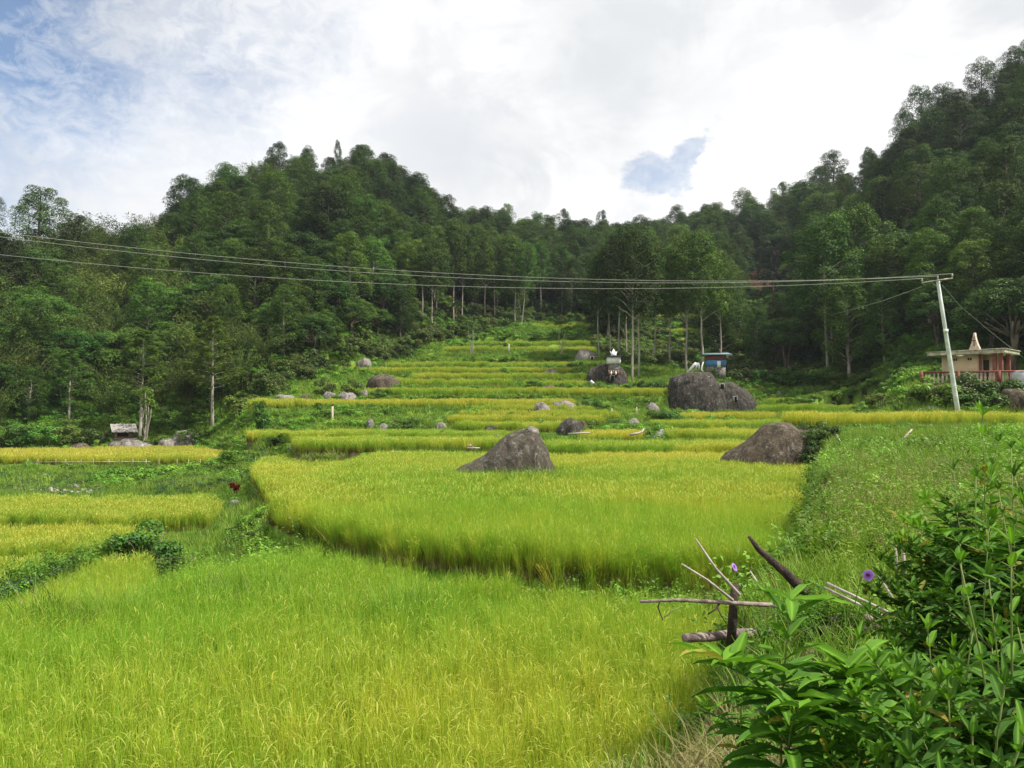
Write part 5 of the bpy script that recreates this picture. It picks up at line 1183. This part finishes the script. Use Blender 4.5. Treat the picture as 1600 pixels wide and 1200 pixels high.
for i in range(5):                # carved figures in a row below the tomb
    c2 = P(951.5+i*3.6, 582, 98.1); o = thing('carved_figure', 'row of little white and red carved figures set in the boulder below the white tomb', 'carved figure', c2, 0, 'carved figures below the white tomb')
    mb = MB(); mb.tube([(0, 0, -.28), (0, 0, -.1), (0, 0, .08), (0, 0, .13)], [.09, .11, .10, .04], 8); mb.build('robe', M_WHITE if i % 2 else M_REDP, o, True)
    mb = MB(); mb.tube([(0, 0, .12), (0, 0, .16), (0, 0, .22), (0, 0, .27)], [.03, .06, .065, .03], 8); mb.build('head', M_CREAM, o, True)
# blue and red hut behind the huge boulder
d = 102.5; c = P(1118, 570, d); root = thing('blue_tomb_hut', 'small hut with blue and red walls and a teal roof behind the huge boulder', 'hut', c, -.15)
for nm, a, b, m in (('lower_wall', (-1.2, -1, -.25), (1.2, 1, .55), M_BLUE), ('plinth', (-1.15, -.95, -1.8), (1.15, .95, -.252), M_ROCK_GREY), ('upper_wall', (-1.197, -.997, .552), (1.197, .997, 1.2), M_REDP)):
    mb = MB(); mb.box(a, b); mb.build(nm, m, root)
mb = MB(); mb.add([(-2.0, -1.5, 1.15), (2.0, -1.5, 1.25), (2.0, 1.5, 1.25), (-2.0, 1.5, 1.15), (-1.4, 0, 1.5), (1.5, 0, 1.55)], [(3, 2, 1, 0), (0, 1, 5, 4), (2, 3, 4, 5), (0, 4, 3, 3), (1, 2, 5, 5)]); mb.build('roof', M_TEAL, root)
mb = MB(); mb.tube([(.55, 0, 1.5), (.55, 0, 2.0)], [.12, .05], 6); mb.build('finial', M_REDP, root)
mb = MB(); mb.box((.1, -1.03, -.4), (.55, -1.004, .42)); mb.build('door', M_WHITE, root)
# white curved bier roofs: one over the huge boulder, one by the tomb boulder
def bier(pts, lb, cat, w=.14):
    mb = MB(); pts = [np.array(p[:]) for p in pts]; n = len(pts); r_ = w*(.35+.65*np.sin(np.linspace(.25, 1, n)*PI*.62)); mb.tube(pts, r_, 6); return tag(mb.build('curved_white_frame', M_CLOTH, smooth=True), lb, cat, 'white curved frames of old biers')
bier([P(1074, 583, 89), P(1079, 577, 89), P(1084, 571, 89), P(1088, 567, 89)], 'curved white bier frame sweeping up on the left of the huge boulder top', 'bier frame', .18)
bier([P(1087, 579, 89), P(1088, 573, 89), P(1090, 567, 89)], 'upright white bier frame on the huge boulder top, left of two', 'bier frame', .1)
bier([P(1092, 578, 89), P(1092, 572, 89), P(1091, 567, 89)], 'upright white bier frame on the huge boulder top, right of two', 'bier frame', .1)
bier([P(1100, 582, 89), P(1096, 578, 89), P(1097, 571, 89.3), P(1099, 566, 89.5)], 'thin pale bent frame at the right of the huge boulder top', 'bier frame', .07)
bier([P(922.5, 595, 97), P(927, 600, 97), P(931, 604, 97), P(936, 606, 97), P(940, 605, 97)], 'white boat shaped bier roof lying below the tomb boulder', 'bier frame', .30)
# posts and stakes
def stick(name, a, b, r, m, lb, cat, group=None, mids=()):
    pts = [np.array(a[:])]+[np.array(q[:]) for q in mids]+[np.array(b[:])]; mb = MB(); mb.tube(pts, np.linspace(r[0], r[1], len(pts)), 8); return tag(mb.build(name, m, smooth=True), lb, cat, group)
def post(u, vt, vb, d, w, m, lb, name='post', cat='post'):
    a = P(u, vt, d); b = P(u, vb, d); b.z = min(b.z, gz(b.x, b.y)-.1); return stick(name, b, a, (w/2, w/2), m, lb, cat, 'posts and stakes on the terraces')
post(519.5, 635, 672, 78.5, .20, M_CREAM, 'tall white post on the grassy bank'); post(486, 693, 703, 60, .06, M_CREAM, 'thin pale stake at the left end of the light green terrace'); post(614, 703, 712, 56, .06, M_CREAM, 'thin pale stake at the corner of the pale golden field')
post(795, 537, 566, 128, .2, M_PALE, 'pale post at the edge of the upper clearing'); post(956, 638, 645, 82, .09, M_CREAM, 'left of two short stakes on the green scrub slope'); post(995, 636, 643, 83, .09, M_CREAM, 'right of two short stakes on the green scrub slope')
post(249, 756, 768, 56, .08, M_PALE, 'thin stake between the two vegetable patches')
for i in range(17):
    u = 42+i*21+random.uniform(-5, 5); d = 71.6; x = S(u)*d; post(u, 717, 727, 71.6, .05, M_PALE, 'thin bamboo stake of the low fence in front of the long yellow paddy', 'fence_stake', 'stake')
stick('fence_rail', P(45, 722, 71.5), P(235, 721, 71.5), (.03, .03), M_PALE, 'thin rail tied along the front of the long yellow paddy', 'rail')
stick('fallen_trunk', P(800, 568, 127), P(834, 559, 129), (.16, .10), M_PALE, 'pale fallen trunk slanting below the upper clearing', 'log')
stick('plank', P(888, 678, 63.4), P(922, 676, 63.4), (.07, .06), M_TWIG, 'thin pale board lying in front of the dark round boulder', 'board')
stick('bent_branch', P(985, 679, 63), P(1006, 670, 64), (.10, .06), M_TWIG, 'curved pale branch lying left of the wedge shaped rock', 'branch', mids=(P(997, 677, 63.4), P(1004, 674, 63.7)))
stick('plank', P(730, 700, 57.4), P(750, 700, 57.4), (.05, .05), M_TWIG, 'short pale board at the edge of the light green terrace', 'board')
root = thing('straw_heap', 'small heap of pale straw on the terrace left of the pointed boulder', 'straw heap', (S(735)*59, 59, ZR(701)*59)); mb = MB(); r = np.random.default_rng(3)
tuft(mb, (0, 0, .1), .42, 300, .09, r, .2, .5, .6); mb.build('straw', flat('straw', (.45, .33, .18), (.62, .50, .32), .9), root)
# sticks on the right bank
def onbank(u, v):                # where a photo pixel meets the near bank
    lo = 3.0
    for q in np.arange(3.0, 60, .1):
        p = P(u, v, q)
        if p.z < gz(p.x, p.y): return q
    return 50.0
def bank_stick(u0, v0, u1, v1, dd, r, m, lb, name='stick'):
    q = onbank(u0, v0); a = P(u0, v0, q); b = P(u1, v1, q+dd); a.z -= .05; return stick(name, a, b, r, m, lb, 'stick')
bank_stick(1320, 703, 1307, 678, .3, (.035, .02), M_TWIG, 'thin pale stick standing on the bank above the dark bush')
bank_stick(1338, 703, 1327, 692, .3, (.03, .015), M_TWIG, 'short pale stick on the bank right of the standing one')
bank_stick(1404, 692, 1425, 671, .3, (.06, .03), M_TWIG, 'pale forked stick lying on the right bank')
bank_stick(1440, 682, 1424, 674, .3, (.03, .02), M_TWIG, 'short arm leaning against the pale forked stick')

# ------------------------------------------------------------------ things right in front: fence remains, sticks, flowers, leafy plants
stick('fence_post', P(1142, 1015, 6.0), P(1149, 913, 6.0), (.038, .031), M_DARKWOOD, 'dark upright fence post on the edge of the near bank', 'fence post', mids=(P(1145, 960, 6.0),))
root = stick('branch', P(1000, 940, 5.85), P(1215, 946, 6.1), (.011, .018), M_DEAD, 'long pale horizontal branch jutting out over the rice', 'branch', mids=(P(1060, 937.5, 5.9), P(1110, 940, 5.92), P(1160, 943, 5.95)))
def twig(par, pts, r, nm='side_twig', m=M_DARKWOOD):
    mb = MB(); mb.tube([p[:] for p in pts], np.linspace(r, r*.5, len(pts)), 6); return mb.build(nm, m, par, True)
twig(root, (P(1031, 940, 5.87), P(1028, 948, 5.86), P(1032, 960, 5.84), P(1036, 969, 5.83)), .007)
twig(root, (P(1037, 965, 5.83), P(1049, 956, 5.8), P(1062, 948, 5.78)), .004, m=M_TWIG)
twig(root, (P(1124, 943, 5.93), P(1118, 952, 5.91), P(1106, 960, 5.9)), .009); twig(root, (P(1121, 950, 5.92), P(1127, 962, 5.9), P(1135, 974, 5.9)), .006)
stick('log', P(1070, 997, 5.85), P(1205, 988, 6.4), (.034, .040), M_DEAD, 'pale cut log end lying beside the dark fence post', 'log', mids=(P(1110, 995, 6.0), P(1150, 990, 6.2)))
stick('log', P(1285, 969, 5.9), P(1480, 983, 6.3), (.034, .034), M_DEAD, 'upper of two brown logs lying in the leaves', 'log', mids=(P(1350, 966, 6.0), P(1420, 974, 6.1)))
stick('log', P(1270, 985, 5.75), P(1500, 976, 6.0), (.036, .034), M_DARKWOOD, 'lower of two brown logs lying in the leaves', 'log', mids=(P(1360, 983, 5.8),))
stick('old_plank', P(1170, 838, 6.3), P(1262, 930, 6.2), (.012, .046), M_DARKWOOD, 'dark pointed broken plank leaning up out of the weeds', 'plank', mids=(P(1185, 858, 6.3), P(1225, 893, 6.25)))
stick('twig', P(1156, 930, 5.9), P(1087, 842, 5.9), (.013, .006), M_TWIG, 'long thin grey twig pointing up left', 'twig', mids=(P(1118, 888, 5.9),))
stick('twig', P(1145, 938, 5.85), P(1065, 881, 5.8), (.011, .005), M_TWIG, 'shorter grey twig below the long one', 'twig', mids=(P(1105, 906, 5.8),))
stick('twig', P(1188, 918, 6.0), P(1172, 892, 6.1), (.010, .005), M_TWIG, 'pale twig behind the dark fence post', 'twig')
stick('twig', P(1408, 966, 5.6), P(1292, 911, 5.9), (.010, .010), M_TWIG, 'upper of two pale parallel twigs in the weeds', 'twig'); stick('twig', P(1400, 972, 5.4), P(1288, 918, 5.7), (.009, .009), M_TWIG, 'lower of two pale parallel twigs in the weeds', 'twig')
stick('stake', P(1416, 925, 5.6), P(1410, 848, 5.6), (.014, .012), M_TWIG, 'pale upright stake behind the purple flower, right one', 'stake'); stick('stake', P(1404, 905, 5.9), P(1399, 852, 5.9), (.009, .008), M_TWIG, 'faint pale upright stake behind the purple flower, left one', 'stake')
stick('twig', P(1395, 935, 5.3), P(1372, 898, 5.4), (.009, .006), M_TWIG, 'short pale twig right below the purple flower', 'twig')
M_PURP, t = mat('purple_petal'); vc = t.n('ShaderNodeAttribute', attribute_name='Col').outputs['Color']; sp = t.n('ShaderNodeSeparateColor', ins={0: vc})
col = t.mix(t.rng(sp.outputs[0], .15, .9), (.12, .02, .22), (.48, .24, .78)); p_ = t.n('ShaderNodeBsdfPrincipled', ins={'Base Color': col, 'Roughness': .6}); tl = t.n('ShaderNodeBsdfTranslucent', ins={'Color': col}); ms = t.n('ShaderNodeMixShader', ins={0: .35, 1: p_.outputs[0], 2: tl.outputs[0]}); t.n('ShaderNodeOutputMaterial', ins={'Surface': ms.outputs[0]})
def flower(u, v, d, r, lb, tilt=.5, yaw=0.0):
    root = thing('morning_glory', lb, 'flower', P(u, v, d)); mb = MB(); na = 30; vs = []; cs = []
    for i, (q, dep) in enumerate(((.10, -.75), (.16, -.4), (.30, -.12), (.6, .0), (.88, .03), (1.0, -.03))):
        for j in range(na):
            a = 2*PI*j/na; rr_ = r*q*(1+(.05*math.cos(5*a) if q > .5 else 0)); vs.append((rr_*math.cos(a), -dep*r, rr_*math.sin(a))); cs.append((q, q, q))
    vs = np.array(vs); vs[:, 1] *= -1; f = [(i*na+j, i*na+(j+1) % na, (i+1)*na+(j+1) % na, (i+1)*na+j) for i in range(5) for j in range(na)]
    vs[:, 1] = -vs[:, 1]; mb.add(vs, f, np.array(cs)); o = mb.build('petals', M_PURP, root, True)
    mb = MB(); mb.tube([(0, r*.7, 0), (.01, r*1.1, -.03), (.02, r*1.3, -.25)], [.006, .003, .002], 5); mb.build('stem', M_STEM, root); root.rotation_euler = (tilt, 0, yaw); return root
flower(1357, 899, 4.9, .034, 'open purple trumpet flower above the leafy plants', .15, -.2); flower(1148, 886, 6.0, .032, 'faded purple flower near the top of the dark fence post', -.5, .9); flower(1351, 901, 5.0, .02, 'half open purple bud just left of the purple trumpet flower', .2, 1.0)

def big_leaf(mb, base, dirv, up, L, W, rng, tone, curl):
    """one pointed leaf, folded along its midrib and drooping at the tip"""
    n = 8; dirv = dirv/np.linalg.norm(dirv); side = np.cross(dirv, up); side /= np.linalg.norm(side)+1e-9; nn = np.cross(side, dirv)
    t = np.linspace(0, 1, n+1); wv = W*np.clip(np.sin(PI*np.clip(t, 0, 1)**.72)**.85, .0, 1); wv[-1] = 0; wv[0] = W*.05; an = curl*t**1.4
    p = np.zeros((n+1, 3)); q = np.array(base, float)
    for i in range(n+1):
        p[i] = q; q = q+(dirv*math.cos(an[i])-nn*math.sin(an[i]))*L/n
    fold = .28+rng.uniform(0, .25); wav = .06*W*np.sin(t*14+rng.uniform(0, 6))
    vs = []
    for i in range(n+1):
        nl = dirv*math.sin(an[i])+nn*math.cos(an[i])
        for c, h in ((-1, fold), (-.5, fold*.42), (0, 0), (.5, fold*.42), (1, fold)): vs.append(p[i]+side*wv[i]*c*.5*math.cos(fold)+nl*(abs(c)*wv[i]*.5*h*1.3+wav[i]*abs(c)))
    i = np.arange(n)[:, None]*5+np.arange(4)[None]; f = np.stack([i, i+1, i+6, i+5], -1).reshape(-1, 4)
    vs = np.array(vs); cc = np.tile([tone, .3, .5], (len(vs), 1)); cc[2::5, 1] = .95; cc[2::5, 0] = min(1, tone+.3); cc[:, 2] = rng.uniform(); mb.add(vs, f, cc)
def fol_near(name, c0, c1, c2):
    def f(t, r, g, b, pos, rnd):
        a = t.mix(t.rng(t.math('ADD', t.math('MULTIPLY', rnd, .25), t.math('MULTIPLY', r, .8)), .1, 1.0), c0, c1); a = t.mix(t.rng(g, .55, 1.0, 0, .45), a, c2)
        a = t.mix(t.rng(t.noise(pos, 26, 4), .55, .75, 0, .35), a, c2); a = t.mix(t.math('MULTIPLY', t.rng(b, .965, .975), t.rng(t.noise(pos, 60, 3), .3, .6)), a, (.33, .26, .05)); return a
    return leaf_mat(name, f, .34, .62, .14)
M_LEAF = fol_near('lance_leaves', (.035, .120, .010), (.135, .30, .020), (.28, .44, .06)); M_LEAFD = fol_near('dark_lance_leaves', (.028, .085, .011), (.080, .190, .020), (.17, .31, .045))
def leafy(u, v, d, h, lb, group, leaf=.10, m=M_LEAF, seed=0, nodes=8, spread=.5, name='leafy_plant', branches=3, width=.26, rise=.5, tops=.5, topel=(.7, 1.25)):
    r = np.random.default_rng(seed+500); tip = P(u, v, d); root = thing(name, lb, 'plant', (tip.x, tip.y, tip.z-h), 0, group); st = MB(); lf = MB()
    heads_ = [(np.array([0, 0, 0.]), np.array([0, 0, h]))]
    for k in range(branches):
        a = r.uniform(0, 2*PI); q = r.uniform(.35, .75); heads_.append((np.array([0, 0, h*q]), np.array([math.cos(a)*spread*h*.45, math.sin(a)*spread*h*.3, h*(q+rise*(1-q)*r.uniform(.6, 1))])))
    for bi, (a_, b_) in enumerate(heads_):
        L = np.linalg.norm(b_-a_); mid = (a_+b_)/2+r.normal(0, .10*L, 3); q = np.linspace(0, 1, 8)[:, None]; pts = a_*(1-q)**2+2*mid*q*(1-q)+b_*q**2; st.tube(pts, np.linspace(.0045 if bi == 0 else .003, .0015, 8), 6)
        nn = nodes if bi == 0 else max(4, nodes-2)
        for i in range(nn):
            g = .22+.78*(i/(nn-1))**.85; pb = np.array([np.interp(g*7, range(8), pts[:, j]) for j in range(3)]); young = g**2
            for s_ in range(2 if i < nn-1 else 4):
                if i < nn-1 and r.uniform() < .15: continue
                az = i*1.65+s_*(PI if i < nn-1 else PI/2)+r.uniform(-.35, .35); el = (.1+.75*young*r.uniform(.6, 1.1)) if i < nn-1 else r.uniform(*topel)
                dv = np.array([math.cos(az)*math.cos(el), math.sin(az)*math.cos(el), math.sin(el)]); L_ = leaf*r.uniform(.75, 1.2)*(1-.45*young if i < nn-1 else tops)
                big_leaf(lf, pb, dv, np.array([0, 0, 1.0])+r.normal(0, .12, 3), L_, L_*width*r.uniform(.85, 1.15), r, np.clip(.10+.70*young*r.uniform(.5, 1)+r.normal(0, .10), 0, 1), r.uniform(.3, 1.1)*(1-.4*young))
    st.build('stem', M_STEM, root, True); lf.build('leaves', m, root, True); return root
G1 = 'leafy weeds in the bottom right corner'
leafy(1236, 938, 1.95, .85, 'bright lance leaved plant standing alone in front of the fence post', None, .185, M_LEAF, 1, 13, .5, branches=4, tops=.75, topel=(.0, .6), width=.24)
leafy(1162, 1035, 2.4, .45, 'pale green plant at the left edge of the corner thicket', None, .09, M_LEAF, 2, 9, .6, branches=3)
leafy(1340, 1000, 2.2, .8, 'bright plant between the solitary plant and the thicket', None, .12, M_LEAF, 3, 12, .7, branches=5)
for i, (u, v, d, h, lf, mm, lb) in enumerate((
  (1535, 650, 3.0, 1.5, .13, M_LEAF, 'tallest leafy plant reaching up over the golden paddy'), (1580, 700, 2.8, 1.4, .13, M_LEAFD, 'dark leafy plant right below the tallest one'), (1490, 735, 3.1, 1.3, .11, M_LEAFD, 'loose dark shoots left of the tallest plant'),
  (1560, 765, 2.6, 1.3, .12, M_LEAFD, 'dark plant in the middle of the right edge thicket'), (1600, 790, 2.5, 1.3, .12, M_LEAF, 'plant cut by the right edge at mid height'), (1500, 850, 2.5, 1.1, .12, M_LEAFD, 'bright topped plant at the left of the right thicket'),
  (1580, 850, 1.7, 1.0, .12, M_LEAF, 'large fresh leaves near the right edge'), (1500, 880, 1.6, .9, .12, M_LEAF, 'fresh pointed leaves high in the right thicket'), (1545, 905, 2.0, .9, .12, M_LEAFD, 'dark leaves under the fresh pointed ones'),
  (1450, 985, 2.1, .8, .12, M_LEAF, 'yellowish topped plant in the middle of the thicket'), (1520, 985, 1.7, .8, .12, M_LEAFD, 'shaded plant in the middle of the thicket'), (1590, 980, 1.6, .8, .12, M_LEAFD, 'shaded plant cut by the right edge'),
  (1400, 1050, 1.8, .7, .12, M_LEAF, 'broad fresh leaves low in the thicket'), (1480, 1060, 1.6, .7, .12, M_LEAF, 'large green leaves at the heart of the bottom right corner'), (1570, 1070, 1.45, .7, .12, M_LEAFD, 'dark large leaves in the bottom right corner'),
  (1345, 1110, 2.0, .6, .11, M_LEAFD, 'dark plant at the bottom left of the thicket'), (1430, 1130, 1.5, .6, .12, M_LEAFD, 'low dark leaves at the bottom edge'), (1520, 1150, 1.4, .6, .12, M_LEAFD, 'darkest leaves at the bottom edge near the corner'), (1600, 1150, 1.35, .6, .12, M_LEAF, 'leaves filling the very corner of the photo'),
  (1560, 690, 2.9, 1.6, .12, M_LEAFD, 'dark bushy plant just below the tallest leafy one'), (1600, 700, 2.7, 1.6, .12, M_LEAF, 'bright plant at the right edge under the brown boulder'), (1525, 745, 2.9, 1.4, .11, M_LEAFD, 'dark plant filling the middle of the upper thicket'), (1585, 745, 2.6, 1.4, .11, M_LEAFD, 'dark leaves at the right edge of the upper thicket'), (1495, 800, 2.9, 1.3, .10, M_LEAFD, 'small leaved plant on the left side of the upper thicket'), (1545, 825, 2.4, 1.2, .11, M_LEAFD, 'dark plant above the large fresh leaves'), (1450, 905, 3.0, 1.0, .09, M_LEAF, 'small leaved plant at the left foot of the upper thicket'),
  (1290, 1045, 2.3, .6, .10, M_LEAF, 'slim plant right behind the solitary bright plant'), (1180, 1085, 2.6, .5, .09, M_LEAF, 'small seedling like plant below the pale cut log'), (1335, 1015, 3.0, .6, .08, M_LEAF, 'slim plant under the purple flower'),
  (1550, 1010, 2.3, .8, .11, M_LEAF, 'bright plant behind the shaded ones at the right'), (1490, 935, 3.1, 1.0, .10, M_LEAFD, 'dark plant behind the thicket at mid height'), (1375, 1040, 2.8, .6, .09, M_LEAF, 'plant in front of the brown logs'))):
    leafy(u, v, d, h, lb, G1, lf*(1.1, .8, 1.0, .65)[i % 4], mm, 20+i, 14, .55, branches=7 if v > 860 else 11, width=(.27, .34, .24, .42)[i % 4])
# filler growth of the thicket (uncountable) and fine seed headed weeds
def thicket_mesh(seed, m):
    r = np.random.default_rng(seed); mb = MB()
    for k in range(6):
        a = r.uniform(0, 2*PI); b = np.array([math.cos(a)*r.uniform(.02, .2), math.sin(a)*r.uniform(.02, .2), r.uniform(.3, .6)])
        for i in range(9):
            g = .2+.8*i/8; az = i*1.7+r.uniform(-.3, .3)
            for s_ in (0, PI):
                el = r.uniform(0, .6); dv = np.array([math.cos(az+s_)*math.cos(el), math.sin(az+s_)*math.cos(el), math.sin(el)]); L_ = r.uniform(.04, .075); big_leaf(mb, b*g, dv, np.array([0, 0, 1.0]), L_, L_*.42, r, r.uniform(.1, .9), r.uniform(.2, .9))
    return mb.mesh('thicket', m)
source('thicket', [thicket_mesh(i, M_LEAF if i % 2 else M_LEAFD) for i in range(6)])
n = 2400; y = RNG.uniform(1.9, 6.8, n); x = RNG.uniform(.2, 6.2, n); lim = np.interp(y, [1.9, 3.2, 4.5, 5.5, 6.8], [.75, 1.15, 1.55, 1.70, 1.85]); k = ~((x < 1.75) & (y > 4.9)) & (x > lim+.15+fnoise(x, y, 1.0, 91)*.5) & (fnoise(x, y, .8, 90) > -.22); x, y = x[k], y[k]; z = ground_h(x, y)
scatter('thicket', 'thicket', np.stack([x, y, z-.03], -1), RNG.uniform(.6, 1.15, len(x))*np.interp(y, [3.6, 4.6, 5.6, 7], [1, .5, .65, .8]), label='tangle of smaller leaves filling the bottom right thicket', cat='undergrowth', tilt=.25)
x = RNG.uniform(.35, 2.3, 420); y = RNG.uniform(2.6, 4.6, 420); k = x > edge(y)-.5; x, y = x[k], y[k]
scatter('straw', 'grass_d', np.stack([x, y, ground_h(x, y)], -1), np.stack([RNG.uniform(.6, 1.2, len(x))]*2+[RNG.uniform(.25, .6, len(x))], -1), label='flattened dry straw under the plants at the bottom of the photo', cat='straw', tilt=.6)
def seedweed(seed):
    r = np.random.default_rng(seed); mb = MB()
    for k in range(7):
        a = r.uniform(0, 2*PI); le = r.uniform(.02, .22); h = r.uniform(.5, .95); blades(mb, 1, .03, h, .005, 4, le, .15, r)
        e = np.array([math.sin(le)*math.cos(a), math.sin(le)*math.sin(a), math.cos(le)])*h
        for g in range(10):
            q = e*r.uniform(.3, .95); leafcloud(mb, (q+r.normal(0, .02, 3))[None], r.normal(size=(1, 3))+np.array([[0, 0, 1]]), .03, r, .25, (.0, .6, .8))
        m = 9; leafcloud(mb, e+r.normal(0, .035, (m, 3)), r.normal(size=(m, 3)), .008, r, .8, (1.0, 1.0, 1.0))
    return mb.mesh('seed_weed', M_GRASS)
source('seed_weed', [seedweed(i) for i in range(4)])
for (cx, cy, rx, ry, n) in ((5.4, 10.2, 1.5, 2.2, 90), (3.9, 8.0, .9, 1.5, 30), (7.0, 14, 1.6, 3, 90)):
    x, y, z = region(n, cx, cy, rx, ry); scatter('seed_weeds', 'seed_weed', np.stack([x, y, z], -1), RNG.uniform(.7, 1.1, n), label='tall fine weeds with tiny pale seed heads on the right bank', cat='weeds', tilt=.12)
# ------------------------------------------------------------------ thin valley haze
mb = MB(); mb.box((-420, -20, -9.5), (420, 520, 150)); o = mb.build('haze', []) if False else None
me = mb.mesh('haze', []); hz_ = link(bpy.data.objects.new('haze', me)); tag(hz_, kind='stuff')
hm = bpy.data.materials.new('haze_air'); hm.use_nodes = True; t = NT(hm.node_tree)
pv = t.n('ShaderNodeVolumePrincipled', ins={'Color': (.80, .88, 1.0, 1), 'Density': HAZE, 'Anisotropy': .3})
t.n('ShaderNodeOutputMaterial', ins={'Volume': pv.outputs[0]}); me.materials.clear(); me.materials.append(hm)
SC.cycles.volume_bounces = 0
